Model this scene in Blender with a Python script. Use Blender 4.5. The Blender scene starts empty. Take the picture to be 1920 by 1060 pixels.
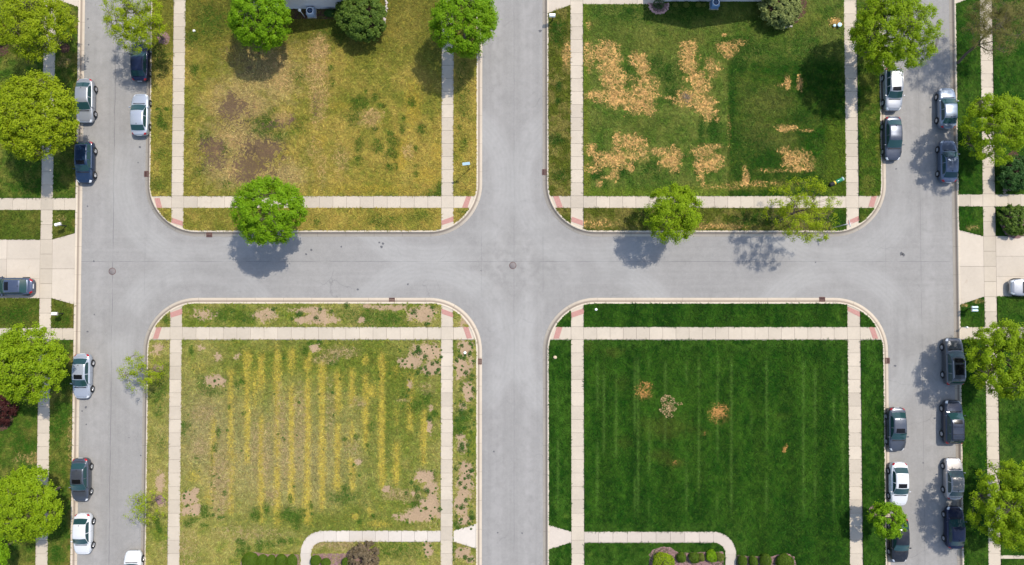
import bpy, bmesh, math, random
import numpy as np
from mathutils import Vector, Matrix

SC = bpy.context.scene
COL = SC.collection
R = math.radians

# ------------------------------------------------------------------ camera
F_PX = 1290.0          # focal length in pixels of the 1920 px wide photograph
CAM_H = 74.0           # drone height above the pavement
TILT = R(1.3)
cam_d = bpy.data.cameras.new('camera')
cam_d.sensor_width = 36.0
cam_d.lens = 36.0 * F_PX / 1920.0
cam_d.clip_end = 6000
cam_d.clip_start = 0.5
cam = bpy.data.objects.new('camera', cam_d)
cam.location = (0, 0, CAM_H)
cam.rotation_euler = (TILT, 0, 0)
COL.objects.link(cam)
SC.camera = cam

# ------------------------------------------------------------------ sky, sun, exposure
SUN_EL, SUN_AZ = R(59), R(44.5)      # azimuth clockwise from +Y
w = bpy.data.worlds.new('World'); SC.world = w; w.use_nodes = True
nt = w.node_tree
for n in list(nt.nodes): nt.nodes.remove(n)
sky = nt.nodes.new('ShaderNodeTexSky'); sky.sky_type = 'NISHITA'; sky.sun_disc = False
sky.sun_elevation = SUN_EL; sky.sun_rotation = SUN_AZ
sky.air_density = 1.0; sky.dust_density = 1.4; sky.ozone_density = 1.0
bg = nt.nodes.new('ShaderNodeBackground'); bg.inputs['Strength'].default_value = 0.15
wo = nt.nodes.new('ShaderNodeOutputWorld')
nt.links.new(sky.outputs[0], bg.inputs[0]); nt.links.new(bg.outputs[0], wo.inputs[0])
sd = bpy.data.lights.new('sun', 'SUN'); sd.energy = 2.9; sd.angle = R(0.53); sd.color = (1.0, 0.93, 0.82)
sun = bpy.data.objects.new('sun', sd); COL.objects.link(sun)
to_sun = Vector((math.sin(SUN_AZ) * math.cos(SUN_EL), math.cos(SUN_AZ) * math.cos(SUN_EL), math.sin(SUN_EL)))
sun.rotation_euler = to_sun.to_track_quat('Z', 'Y').to_euler()
sun.location = (40, 40, 60)
vs = SC.view_settings
vs.view_transform = 'Standard'; vs.look = 'None'; vs.gamma = 1.0; vs.use_curve_mapping = False
vs.exposure = 0.75

# ------------------------------------------------------------------ helpers
_c, _s = math.cos(TILT), math.sin(TILT)
def P(px, py, z=0.0):
    """survey: ground position (metres) of a photo pixel at height z"""
    x = (px - 960) / F_PX; y = (530 - py) / F_PX
    Y, Z = y * _c + _s, y * _s - _c
    t = (CAM_H - z) / -Z
    return Vector((x * t, Y * t, z))
def XX(px, py=530): return P(px, py).x
def YY(py): return P(960, py).y
def to_px(X, Y):
    y = Y * _c - CAM_H * _s; z = -Y * _s - CAM_H * _c
    return 960 + F_PX * X / -z, 530 - F_PX * y / -z

def obj(name, data, parent=None, loc=None, **props):
    o = bpy.data.objects.new(name, data)
    COL.objects.link(o)
    if parent is not None: o.parent = parent
    if loc is not None: o.location = loc
    for k, v in props.items(): o[k] = v
    return o
def thing(name, label, cat, loc=(0, 0, 0), rz=0.0, group=None):
    o = bpy.data.objects.new(name, None); COL.objects.link(o)
    o.empty_display_size = 0.3
    o.location = loc; o.rotation_euler = (0, 0, rz)
    o['label'] = label; o['category'] = cat
    if group: o['group'] = group
    return o
def tag(o, label, cat, group=None):
    o['label'] = label; o['category'] = cat
    if group: o['group'] = group
    return o

def mesh_np(name, verts, faces, mats, smooth=False):
    """verts (n,3) array; faces: (m,k) int array or list of lists"""
    me = bpy.data.meshes.new(name)
    verts = np.asarray(verts, np.float32)
    if isinstance(faces, np.ndarray):
        m, k = faces.shape
        me.vertices.add(len(verts)); me.vertices.foreach_set('co', verts.ravel())
        me.loops.add(m * k); me.loops.foreach_set('vertex_index', faces.astype(np.int32).ravel())
        me.polygons.add(m)
        me.polygons.foreach_set('loop_start', np.arange(0, m * k, k, dtype=np.int32))
        me.polygons.foreach_set('loop_total', np.full(m, k, np.int32))
        me.update(calc_edges=True)
    else:
        me.from_pydata([tuple(map(float, v)) for v in verts], [], [list(map(int, f)) for f in faces])
    for mt in (mats if isinstance(mats, (list, tuple)) else [mats]): me.materials.append(mt)
    if smooth: me.polygons.foreach_set('use_smooth', np.ones(len(me.polygons), bool))
    me.update()
    return me

class MB:
    """collects shapes into one mesh"""
    def __init__(self): self.v = []; self.f = []; self.mi = []; self.sm = []
    def add(self, vs, fs, mi=0, sm=False):
        n = len(self.v); self.v += [tuple(v) for v in vs]
        self.f += [[i + n for i in f] for f in fs]; self.mi += [mi] * len(fs); self.sm += [sm] * len(fs)
    def box(self, c, s, rz=0, mi=0, bev=0.0, rot=None):
        hx, hy, hz = s[0] / 2, s[1] / 2, s[2] / 2
        if bev > 0:
            b = bev
            pts = []
            for z, k in ((-hz, b), (-hz + b, 0), (hz - b, 0), (hz, b)):
                xx, yy = hx - k, hy - k
                cc = b * 0.6
                pts += [(xx, yy - cc, z), (xx - cc, yy, z), (-xx + cc, yy, z), (-xx, yy - cc, z),
                        (-xx, -yy + cc, z), (-xx + cc, -yy, z), (xx - cc, -yy, z), (xx, -yy + cc, z)]
            fs = [list(range(7, -1, -1)), list(range(24, 32))]
            for r in range(3):
                for i in range(8):
                    j = (i + 1) % 8
                    fs.append([r * 8 + i, r * 8 + j, r * 8 + 8 + j, r * 8 + 8 + i])
        else:
            pts = [(sx * hx, sy * hy, sz * hz) for sz in (-1, 1) for sy in (-1, 1) for sx in (-1, 1)]
            fs = [[0, 2, 3, 1], [4, 5, 7, 6], [0, 1, 5, 4], [2, 6, 7, 3], [0, 4, 6, 2], [1, 3, 7, 5]]
        m = rot if rot is not None else Matrix.Rotation(rz, 3, 'Z')
        self.add([m @ Vector(p) + Vector(c) for p in pts], fs, mi)
    def tube(self, pts, rads, n=8, mi=0, cap=True):
        pts = [Vector(p) for p in pts]
        rings = []
        for i, p in enumerate(pts):
            d = (pts[min(i + 1, len(pts) - 1)] - pts[max(i - 1, 0)])
            d = d.normalized() if d.length > 1e-9 else Vector((0, 0, 1))
            a = d.cross(Vector((0, 0, 1)) if abs(d.z) < .9 else Vector((1, 0, 0))).normalized(); b = d.cross(a)
            r = rads[i] if isinstance(rads, (list, tuple)) else rads
            rings.append([p + (a * math.cos(t) + b * math.sin(t)) * r for t in [2 * math.pi * k / n for k in range(n)]])
        vs = [v for r in rings for v in r]; fs = []
        for i in range(len(pts) - 1):
            for k in range(n):
                j = (k + 1) % n
                fs.append([i * n + k, i * n + j, (i + 1) * n + j, (i + 1) * n + k])
        if cap: fs += [list(range(n - 1, -1, -1)), [(len(pts) - 1) * n + k for k in range(n)]]
        self.add(vs, fs, mi, True)
    def lathe(self, prof, c=(0, 0, 0), n=24, mi=0, axis='Z', sm=True):
        vs = []; fs = []
        for r, z in prof:
            for k in range(n):
                t = 2 * math.pi * k / n
                p = Vector((r * math.cos(t), r * math.sin(t), z))
                if axis == 'X': p = Vector((p.z, p.x, p.y))
                vs.append(p + Vector(c))
        for i in range(len(prof) - 1):
            for k in range(n):
                j = (k + 1) % n
                fs.append([i * n + k, i * n + j, (i + 1) * n + j, (i + 1) * n + k])
        self.add(vs, fs, mi, sm)
    def mesh(self, name, mats):
        me = bpy.data.meshes.new(name)
        me.from_pydata(self.v, [], self.f)
        for m in (mats if isinstance(mats, (list, tuple)) else [mats]): me.materials.append(m)
        me.polygons.foreach_set('material_index', self.mi)
        me.polygons.foreach_set('use_smooth', self.sm)
        me.update()
        return me
    def build(self, name, mats, parent=None, loc=None): return obj(name, self.mesh(name, mats), parent, loc)

# numpy value noise
_rng = np.random.RandomState(7)
_TAB = _rng.rand(256, 256)
def vn(x, y, seed=0):
    x = x + seed * 37.17; y = y + seed * 91.73
    xi = np.floor(x).astype(int); yi = np.floor(y).astype(int)
    fx = x - xi; fy = y - yi
    fx = fx * fx * (3 - 2 * fx); fy = fy * fy * (3 - 2 * fy)
    g = lambda a, b: _TAB[a & 255, b & 255]
    return (g(xi, yi) * (1 - fx) + g(xi + 1, yi) * fx) * (1 - fy) + (g(xi, yi + 1) * (1 - fx) + g(xi + 1, yi + 1) * fx) * fy
def fbm(x, y, seed=0, oct=4):
    s = 0; a = .5; t = 0
    for i in range(oct):
        s = s + a * vn(x * 2 ** i, y * 2 ** i, seed + i * 3); t += a; a *= .55
    return s / t
def sst(a, b, x):
    t = np.clip((x - a) / (b - a), 0, 1); return t * t * (3 - 2 * t)

# ------------------------------------------------------------------ materials
def srgb(r, g, b, k=1.0):
    f = lambda c: (c / 255 / 12.92) if c / 255 <= .04045 else ((c / 255 + .055) / 1.055) ** 2.4
    return (f(r) * k, f(g) * k, f(b) * k, 1)
class NT:
    def __init__(self, name):
        self.m = bpy.data.materials.new(name); self.m.use_nodes = True
        self.t = self.m.node_tree
        for n in list(self.t.nodes): self.t.nodes.remove(n)
        self.out = self.t.nodes.new('ShaderNodeOutputMaterial')
    def n(self, typ, _attrs=None, **ins):
        nd = self.t.nodes.new(typ)
        for k, v in (_attrs or {}).items(): setattr(nd, k, v)
        for k, v in ins.items():
            k2 = k.replace('_', ' ')
            sock = nd.inputs[int(k[1:])] if (k[0] == 'i' and k[1:].isdigit()) else nd.inputs[k2]
            self.set(sock, v)
        return nd
    def set(self, sock, v):
        if isinstance(v, bpy.types.NodeSocket): self.t.links.new(v, sock)
        else: sock.default_value = v
    def math(self, op, a, b=0.0, c=0.0, clamp=False):
        nd = self.t.nodes.new('ShaderNodeMath'); nd.operation = op; nd.use_clamp = clamp
        for i, v in enumerate((a, b, c)): self.set(nd.inputs[i], v)
        return nd.outputs[0]
    def smooth(self, a, b, x):
        nd = self.t.nodes.new('ShaderNodeMapRange'); nd.interpolation_type = 'SMOOTHSTEP'
        self.set(nd.inputs['Value'], x); nd.inputs['From Min'].default_value = a; nd.inputs['From Max'].default_value = b
        return nd.outputs[0]
    def mix(self, f, a, b, mode='MIX'):
        nd = self.t.nodes.new('ShaderNodeMix'); nd.data_type = 'RGBA'; nd.blend_type = mode
        self.set(nd.inputs[0], f); self.set(nd.inputs[6], a); self.set(nd.inputs[7], b)
        return nd.outputs[2]
    def noise(self, scale, detail=3, rough=.55, dist=0.0, vec=None):
        nd = self.n('ShaderNodeTexNoise', None, Scale=scale, Detail=detail, Roughness=rough, Distortion=dist)
        if vec is not None: self.set(nd.inputs['Vector'], vec)
        return nd.outputs[0]
    def bsdf(self, color, rough=.8, metal=0.0, spec=.3, bump=None, bstr=.3, bdist=.02, **kw):
        nd = self.n('ShaderNodeBsdfPrincipled')
        self.set(nd.inputs['Base Color'], color); self.set(nd.inputs['Roughness'], rough); self.set(nd.inputs['Metallic'], metal)
        self.set(nd.inputs['Specular IOR Level'], spec)
        for k, v in kw.items(): self.set(nd.inputs[k.replace('_', ' ')], v)
        if bump is not None:
            bn = self.n('ShaderNodeBump', None, Strength=bstr, Distance=bdist, Height=bump)
            self.t.links.new(bn.outputs[0], nd.inputs['Normal'])
        self.t.links.new(nd.outputs[0], self.out.inputs[0])
        return self.m
def val_mul(T, col, fac):   # colour * scalar socket
    cc = T.n('ShaderNodeCombineColor'); 
    for i in range(3): T.set(cc.inputs[i], fac)
    return T.mix(1.0, col, cc.outputs[0], 'MULTIPLY')

def simple(name, col, rough=.6, metal=0.0, spec=.4, var=.15, scale=8.0, **kw):
    T = NT(name)
    g = T.n('ShaderNodeTexCoord').outputs['Object']
    k = T.math('MULTIPLY_ADD', T.noise(scale, 4, vec=g), 2 * var, 1 - var)
    return T.bsdf(val_mul(T, col, k), rough, metal, spec, **kw)

def concrete(name, col, joint=0.0, blotch=.16, stain=(.30, .24, .18, 1)):
    T = NT(name)
    pos = T.n('ShaderNodeNewGeometry').outputs['Position']
    isl = T.n('ShaderNodeNewGeometry').outputs['Random Per Island']
    n1 = T.noise(.35, 5, .6, .4, pos); n2 = T.noise(3.2, 5, .65, .3, pos); n3 = T.noise(40, 2, .6, 0, pos)
    k = T.math('MULTIPLY_ADD', n1, blotch * 2, 1 - blotch)
    k = T.math('MULTIPLY', k, T.math('MULTIPLY_ADD', n2, .16, .92))
    k = T.math('MULTIPLY', k, T.math('MULTIPLY_ADD', n3, .16, .92))
    k = T.math('MULTIPLY', k, T.math('MULTIPLY_ADD', isl, .17, .915))
    c = val_mul(T, col, k)
    st = T.math('MULTIPLY', T.smooth(.60, .78, T.noise(.9, 5, .7, .8, pos)), .45)
    c = T.mix(st, c, stain)
    if joint > 0:
        uv = T.n('ShaderNodeUVMap'); u = T.n('ShaderNodeSeparateXYZ', None, Vector=uv.outputs[0]).outputs[0]
        fr = T.math('FRACT', T.math('DIVIDE', u, joint))
        ln = T.math('LESS_THAN', fr, .022 / joint)
        c = T.mix(T.math('MULTIPLY', ln, .75), c, (.05, .045, .04, 1))
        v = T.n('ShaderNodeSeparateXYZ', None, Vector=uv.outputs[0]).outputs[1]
        seam_shade = T.math('SUBTRACT', 1.0, T.smooth(.012, .05, T.math('ABSOLUTE', T.math('SUBTRACT', v, .512))))
        c = T.mix(T.math('MULTIPLY', seam_shade, .65), c, (.13, .095, .075, 1))      # joint line and kerb shade painted where the pan meets the kerb
        c = T.mix(T.math('MULTIPLY', T.math('LESS_THAN', v, .42), .30), c, (.56, .49, .38, 1))
    return T.bsdf(c, .85, spec=.25, bump=n3, bstr=.15, bdist=.01)

M = {}
M['walk'] = concrete('sidewalk_concrete', (.41, .355, .28, 1))
M['path'] = concrete('pale_path_concrete', (.40, .35, .295, 1), blotch=.08)
M['walk_new'] = concrete('new_concrete', (.45, .405, .35, 1), blotch=.07)
M['drive'] = concrete('driveway_concrete', (.42, .365, .295, 1))
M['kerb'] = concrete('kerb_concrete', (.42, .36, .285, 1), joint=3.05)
M['pad'] = simple('red_tactile_plastic', (.36, .185, .155, 1), .75, var=.2, scale=5)
M['iron'] = simple('rusty_iron', (.10, .048, .04, 1), .7, .2, var=.4)
M['manhole'] = simple('manhole_iron', (.18, .16, .155, 1), .75, .1, var=.3)
M['soil'] = simple('soil', (.07, .05, .035, 1), .95, var=.4)
M['mulch'] = None
M['dark'] = simple('black_rubber', (.012, .012, .013, 1), .7, var=.2)
M['chrome'] = simple('bright_metal', (.62, .63, .65, 1), .3, .9, var=.05)
M['glass'] = NT('car_glass').bsdf((.015, .046, .048, 1), .03, spec=.45)
M['sunroof'] = NT('sunroof_glass').bsdf((.006, .006, .007, 1), .25, spec=.25)
M['red'] = NT('red_lens').bsdf((.30, .008, .012, 1), .15, spec=.5)
M['lens'] = NT('clear_lens').bsdf((.60, .62, .64, 1), .12, spec=.7)
M['plate'] = simple('plate_white', (.6, .6, .6, 1), .5)
M['white'] = simple('white_paint', (.78, .78, .76, 1), .45, var=.06)
M['post'] = simple('black_post', (.02, .02, .02, 1), .5)
M['bark'] = NT('bark')
def _bark():
    T = M['bark']; pos = T.n('ShaderNodeTexCoord').outputs['Object']
    nz = T.noise(9, 5, .7, .6, pos)
    return T.bsdf(T.mix(nz, (.05, .036, .026, 1), (.16, .125, .095, 1)), .9, bump=nz, bstr=.6, bdist=.02)
M['bark'] = _bark()
def _mulch(name, a, b):
    T = NT(name); pos = T.n('ShaderNodeNewGeometry').outputs['Position']
    n = T.noise(14, 4, .75, .6, pos); n2 = T.noise(1.5, 3, .5, 0, pos)
    c = T.mix(T.smooth(.35, .65, n), a, b); c = val_mul(T, c, T.math('MULTIPLY_ADD', n2, .7, .65))
    return T.bsdf(c, .95, spec=.1, bump=n, bstr=.9, bdist=.06)
M['mulch'] = _mulch('purple_brown_mulch', (.10, .055, .055, 1), (.30, .19, .18, 1))
M['mulch_dark'] = _mulch('dark_mulch', (.045, .022, .018, 1), (.11, .06, .045, 1))
# ------------------------------------------------------------------ the setting: ground, road, kerbs, walks, lawns
FAR = 150.0
def S(name, me, **kw):
    o = obj(name, me); o['kind'] = 'structure'
    for k, v in kw.items(): o[k] = v
    return o

# key lines (metres)
xE_l, xE_g = -47.05, -46.38            # west strip: lawn edge, gutter edge
xA_g, xA_l = -39.63, -39.03            # left gutter / lawn edge of the middle-left blocks
xA2_l, xA2_g = -3.83, -3.24
xB_g, xB_l = 3.30, 3.93
xB2_l, xB2_g = 39.82, 40.40
xF_g, xF_l = 47.52, 48.16
yN_l, yN_g = YY(433), YY(442.6)        # north blocks: lawn edge, gutter edge
yS_l, yS_g = YY(569.3), YY(558.7)
RAD = 5.1                              # corner radius at the lawn edge

gm = None
T = NT('far_ground_grass'); pos = T.n('ShaderNodeNewGeometry').outputs['Position']
c = T.mix(T.noise(.05, 5, .6, .5, pos), (.035, .06, .015, 1), (.10, .11, .035, 1))
S('ground', mesh_np('ground', [(-3000, -3000, -.4), (3000, -3000, -.4), (3000, 3000, -.4), (-3000, 3000, -.4)], [[0, 1, 2, 3]], T.bsdf(c, .95, spec=.1)))

# asphalt
def asphalt():
    T = NT('weathered_asphalt')
    pos = T.n('ShaderNodeNewGeometry').outputs['Position']
    sep = T.n('ShaderNodeSeparateXYZ', None, Vector=pos); x, y = sep.outputs[0], sep.outputs[1]
    n1 = T.noise(.11, 4, .55, .6, pos); n2 = T.noise(.9, 5, .6, .5, pos); n3 = T.noise(22, 3, .75, 0, pos); n4 = T.noise(3.6, 4, .75, .2, pos)
    n5 = T.noise(60, 2, .7, 0, pos)
    k = T.math('MULTIPLY_ADD', n1, .32, .84)
    k = T.math('MULTIPLY', k, T.math('MULTIPLY_ADD', n2, .22, .89))
    k = T.math('MULTIPLY', k, T.math('MULTIPLY_ADD', n3, .50, .75))
    k = T.math('MULTIPLY', k, T.math('MULTIPLY_ADD', n5, .40, .80))
    k = T.math('MULTIPLY', k, T.math('MULTIPLY_ADD', n4, .34, .83))
    wob = T.math('MULTIPLY_ADD', T.noise(.5, 3, .5, 0, pos), .16, -.08)
    # streaks along the lanes: stretched noise
    def stretch(sx, sy):
        v = T.n('ShaderNodeVectorMath', {'operation': 'MULTIPLY'}); T.set(v.inputs[0], pos); v.inputs[1].default_value = (sx, sy, 1); return v.outputs[0]
    sV = T.noise(1, 4, .6, .2, stretch(1.7, .05)); sH = T.noise(1, 4, .6, .2, stretch(.05, 1.7))
    inH = T.math('MULTIPLY', T.smooth(-.5, 1.5, y), T.math('SUBTRACT', 1.0, T.smooth(6.5, 8.0, y)))
    st = T.mix(inH, sV, sH)
    k = T.math('MULTIPLY', k, T.math('MULTIPLY_ADD', st, .30, .85))
    c = val_mul(T, (.226, .218, .206, 1), k)
    # warm dusty side near gutters
    # tyre-polished lighter tracks
    def band(co, c0, w_):
        d = T.math('ABSOLUTE', T.math('SUBTRACT', co, c0)); return T.math('SUBTRACT', 1.0, T.smooth(w_ * .3, w_, d))
    tr = T.math('MAXIMUM', band(x, -44.6, 1.0), T.math('MAXIMUM', band(x, 1.7, .9), T.math('MAXIMUM', band(x, -1.6, .9), band(x, 45.0, 1.0))))
    c = T.mix(T.math('MULTIPLY', T.math('MULTIPLY', tr, T.smooth(.3, .65, n2)), .30), c, (.30, .288, .275, 1))
    # pale worn middle of the crossing
    dx = T.math('DIVIDE', x, 8.0); dy = T.math('DIVIDE', T.math('SUBTRACT', y, 3.6), 5.0)
    dd = T.math('SQRT', T.math('ADD', T.math('MULTIPLY', dx, dx), T.math('MULTIPLY', dy, dy)))
    pw = T.math('MULTIPLY', T.math('SUBTRACT', 1.0, T.smooth(.2, 1.1, dd)), T.smooth(.35, .7, n2))
    c = T.mix(T.math('MULTIPLY', pw, .18), c, (.33, .33, .30, 1))
    # paving seams
    def line(co, c0, w_, gate=None, s=.8):
        d = T.math('ABSOLUTE', T.math('SUBTRACT', T.math('ADD', co, wob), c0))
        l = T.math('MULTIPLY', T.math('LESS_THAN', d, w_), T.smooth(.30, .55, T.noise(.45, 3, .5, 0, pos)))
        return T.math('MULTIPLY', l, s if gate is None else T.math('MULTIPLY', gate, s))
    north = T.smooth(-60, -55, y)
    L = T.math('MAXIMUM', line(x, -43.05, .035, None, .75), line(y, 3.95, .035, None, .55))
    L = T.math('MAXIMUM', L, line(x, .22, .03, None, .40))
    L = T.math('MAXIMUM', L, line(x, 44.1, .03, None, .40))
    for sx in (-3.3, 3.35, -39.6, 40.3):
        L = T.math('MAXIMUM', L, line(x, sx, .03, inH, .42))
    c = T.mix(T.math('MULTIPLY', L, .8), c, (.085, .085, .09, 1))
    # hairline cracks
    vo = T.n('ShaderNodeTexVoronoi', {'feature': 'DISTANCE_TO_EDGE'}, Scale=.16)
    wv = T.n('ShaderNodeVectorMath', {'operation': 'ADD'}); T.set(wv.inputs[0], pos)
    nn = T.n('ShaderNodeTexNoise', None, Scale=.8, Detail=4.0); T.t.links.new(pos, nn.inputs['Vector'])
    T.t.links.new(nn.outputs['Color'], wv.inputs[1]); T.t.links.new(wv.outputs[0], vo.inputs['Vector'])
    cr = T.math('MULTIPLY', T.math('LESS_THAN', vo.outputs['Distance'], .004), T.smooth(.5, .68, T.noise(.13, 3, .6, 0, pos)))
    c = T.mix(T.math('MULTIPLY', cr, .35), c, (.09, .09, .09, 1))
    # curved tyre scrub in the four corners
    sc = None
    for cx, cy in ((-9.0, 12.6), (9.1, 12.6), (-9.0, -5.2), (9.1, -5.2), (-33.9, 12.6), (34.7, 12.6), (-33.9, -5.2), (34.7, -5.2)):
        ax = T.math('SUBTRACT', x, cx); ay = T.math('SUBTRACT', y, cy)
        r_ = T.math('SQRT', T.math('ADD', T.math('MULTIPLY', ax, ax), T.math('MULTIPLY', ay, ay)))
        b = T.math('MULTIPLY', T.math('SUBTRACT', 1.0, T.smooth(.8, 1.8, T.math('ABSOLUTE', T.math('SUBTRACT', r_, 8.3)))), T.math('MULTIPLY_ADD', T.math('SINE', T.math('MULTIPLY', r_, 14.0)), .10, .6))
        sc = b if sc is None else T.math('MAXIMUM', sc, b)
    c = T.mix(T.math('MULTIPLY', T.math('MULTIPLY', sc, T.smooth(.3, .6, n1)), .48), c, (.33, .325, .31, 1))
    return T.bsdf(c, .88, spec=.25, bump=n3, bstr=.25, bdist=.008)
M['asphalt'] = asphalt()
S('road', mesh_np('road', [(xE_g - .1, -FAR, -.12), (xF_g + .1, -FAR, -.12), (xF_g + .1, FAR, -.12), (xE_g - .1, FAR, -.12)], [[0, 1, 2, 3]], M['asphalt']))

# tar spots and oil stains
mb = MB(); rnd = random.Random(5)
spots = [(566, 36 if 0 else 166 + 300, 3)]
for px, py, r in [(165, 36, 2), (166, 52, 2), (166, 84, 2.5), (165, 116, 2.5), (523, 277, 0), (1166, 0, 0), (164, 387, 2), (176, 490, 2.5), (177, 590, 2), (164, 622, 2.5), (161, 764, 3), (154, 771, 2), (162, 796, 2), (262, 276, 3.5), (259, 305, 2),
                  (574, 477, 2.5), (584, 469, 3), (640, 463, 2.5), (711, 455, 2.5), (718, 457, 3), (715, 463, 3.5), (765, 533, 2.5), (671, 543, 3), (926, 847, 2.5), (979, 1000, 2.5), (933, 999, 2), (1013, 58, 4), (1020, 52, 2), (1690, 476, 5), (1694, 478, 4), (1529, 492, 2), (902, 508, 1.5), (242, 821, 1.5), (264, 854, 2),
                  (1680, 317, 2.5), (1678, 686, 3), (1766, 201, 2), (1731, 868, 2)]:
    if r == 0: continue
    c = P(px, py, -.12); n = 9; rr = r * .8 / 17.4
    vs_ = [(c.x + rr * (.6 + .6 * rnd.random()) * math.cos(2 * math.pi * k / n), c.y + rr * (.6 + .6 * rnd.random()) * math.sin(2 * math.pi * k / n), -.1155) for k in range(n)]
    mb.add(vs_, [list(range(n))])
S('tar_spots', mb.mesh('tar_spots', simple('tar', (.085, .085, .09, 1), .8)))

# kerbs with gutter pan, swept along the edge of each block
PROF = [(-.03, -.2), (-.03, .034), (.0, .042), (.12, .040), (.15, .02), (.165, -.088), (.60, -.104), (.62, -.2)]
def sweep(pts, nrm, name):
    pts = np.array(pts); nrm = np.array(nrm); n = len(pts); k = len(PROF)
    vs_ = np.zeros((n, k, 3))
    for j, (d, z) in enumerate(PROF):
        vs_[:, j, :2] = pts + nrm * d; vs_[:, j, 2] = z
    i = np.arange(n - 1)[:, None]; j = np.arange(k - 1)[None]
    f = np.stack([i * k + j, (i + 1) * k + j, (i + 1) * k + j + 1, i * k + j + 1], -1).reshape(-1, 4)
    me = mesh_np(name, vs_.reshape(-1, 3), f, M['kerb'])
    u = np.concatenate([[0], np.cumsum(np.linalg.norm(np.diff(pts, axis=0), axis=1))])
    uvl = me.uv_layers.new(name='UVMap')
    vi = np.zeros(len(me.loops), np.int32); me.loops.foreach_get('vertex_index', vi)
    uv = np.stack([u[vi // k], (vi % k) * .1], -1).astype(np.float32)
    uvl.data.foreach_set('uv', uv.ravel())
    # flip normals so they look up / outward
    bm = bmesh.new(); bm.from_mesh(me); bmesh.ops.recalc_face_normals(bm, faces=bm.faces)
    if sum(f.normal.z for f in bm.faces) < 0: bmesh.ops.reverse_faces(bm, faces=bm.faces)
    bm.to_mesh(me); bm.free()
    return S('kerb', me)
def block_path(x0, x1, y, sgn):
    """U-shaped path: down one side, round two corners, up the other; sgn=+1 block lies north of y"""
    pts, nr = [], []
    far = sgn * FAR
    def line(a, b, nn, step=3.0):
        L_ = math.dist(a, b); m = max(1, int(L_ / step))
        for i in range(m):
            t = i / m; pts.append((a[0] + (b[0] - a[0]) * t, a[1] + (b[1] - a[1]) * t)); nr.append(nn)
    line((x0, far), (x0, y + sgn * RAD), (-1, 0))
    for i in range(17):
        t = math.pi / 2 * i / 16
        n_ = (-math.cos(t), -sgn * math.sin(t)); pts.append((x0 + RAD + RAD * n_[0], y + sgn * RAD + RAD * n_[1])); nr.append(n_)
    line((x0 + RAD + 2.9, y), (x1 - RAD, y), (0, -sgn))
    for i in range(17):
        t = math.pi / 2 * i / 16
        n_ = (math.sin(t), -sgn * math.cos(t)); pts.append((x1 - RAD + RAD * n_[0], y + sgn * RAD + RAD * n_[1])); nr.append(n_)
    line((x1, y + sgn * (RAD + 3)), (x1, far), (1, 0)); pts.append((x1, far)); nr.append((1, 0))
    return pts, nr
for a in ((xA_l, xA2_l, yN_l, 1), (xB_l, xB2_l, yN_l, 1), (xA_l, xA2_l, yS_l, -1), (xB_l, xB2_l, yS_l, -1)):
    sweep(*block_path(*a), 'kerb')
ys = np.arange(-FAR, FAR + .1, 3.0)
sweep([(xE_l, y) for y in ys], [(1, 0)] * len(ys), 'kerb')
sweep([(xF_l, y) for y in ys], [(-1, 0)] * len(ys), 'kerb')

# ------------------------------------------------------------------ walks: slabs with open joints
HOLES = []                     # polygons the lawns leave out
GAP = .022
def slab(mb, poly, z=0.0):
    n = len(poly)
    cx = sum(p[0] for p in poly) / n; cy = sum(p[1] for p in poly) / n
    vs_ = []
    for p in poly:                        # shrink by half a joint
        d = Vector((p[0] - cx, p[1] - cy)); L_ = d.length
        q = d * (1 - GAP * .7 / L_)
        vs_.append((cx + q.x, cy + q.y))
    zz = z + slab_rnd.uniform(-.004, .004)
    a = [(x, y, -.16) for x, y in vs_] + [(x, y, zz) for x, y in vs_]
    fs = [[n + i for i in range(n)]] + [[i, (i + 1) % n, n + (i + 1) % n, n + i] for i in range(n)]
    area = sum(vs_[i][0] * vs_[(i + 1) % n][1] - vs_[(i + 1) % n][0] * vs_[i][1] for i in range(n))
    if area < 0: fs = [f[::-1] for f in fs]
    mb.add(a, fs)
slab_rnd = random.Random(3)
def strip(mb, x0, x1, y0, y1, axis, step=1.43, off=0.0):
    a, b = (x0, x1) if axis == 'x' else (y0, y1)
    n = max(1, round((b - a) / step))
    for i in range(n):
        s, e = a + (b - a) * i / n, a + (b - a) * (i + 1) / n
        slab(mb, [(s, y0), (e, y0), (e, y1), (s, y1)] if axis == 'x' else [(x0, s), (x1, s), (x1, e), (x0, e)])
    HOLES.append([(x0, y0), (x1, y0), (x1, y1), (x0, y1)])
def quad(mb, pxs, hole=True):
    q = [tuple(P(*p).xy) for p in pxs]; slab(mb, q)
    if hole: HOLES.append(q)

wN0, wN1 = YY(390.2), YY(367.3)
wS0, wS1 = YY(637), YY(613)
W_E = (-50.82, -49.50); W_F = (50.80, 52.12)
W_A = (-36.73, -35.40); W_A2 = (-7.62, -6.28); W_B = (6.34, 7.70); W_B2 = (36.02, 37.40)
NTOP, SBOT = 62.0, -60.0
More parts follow.
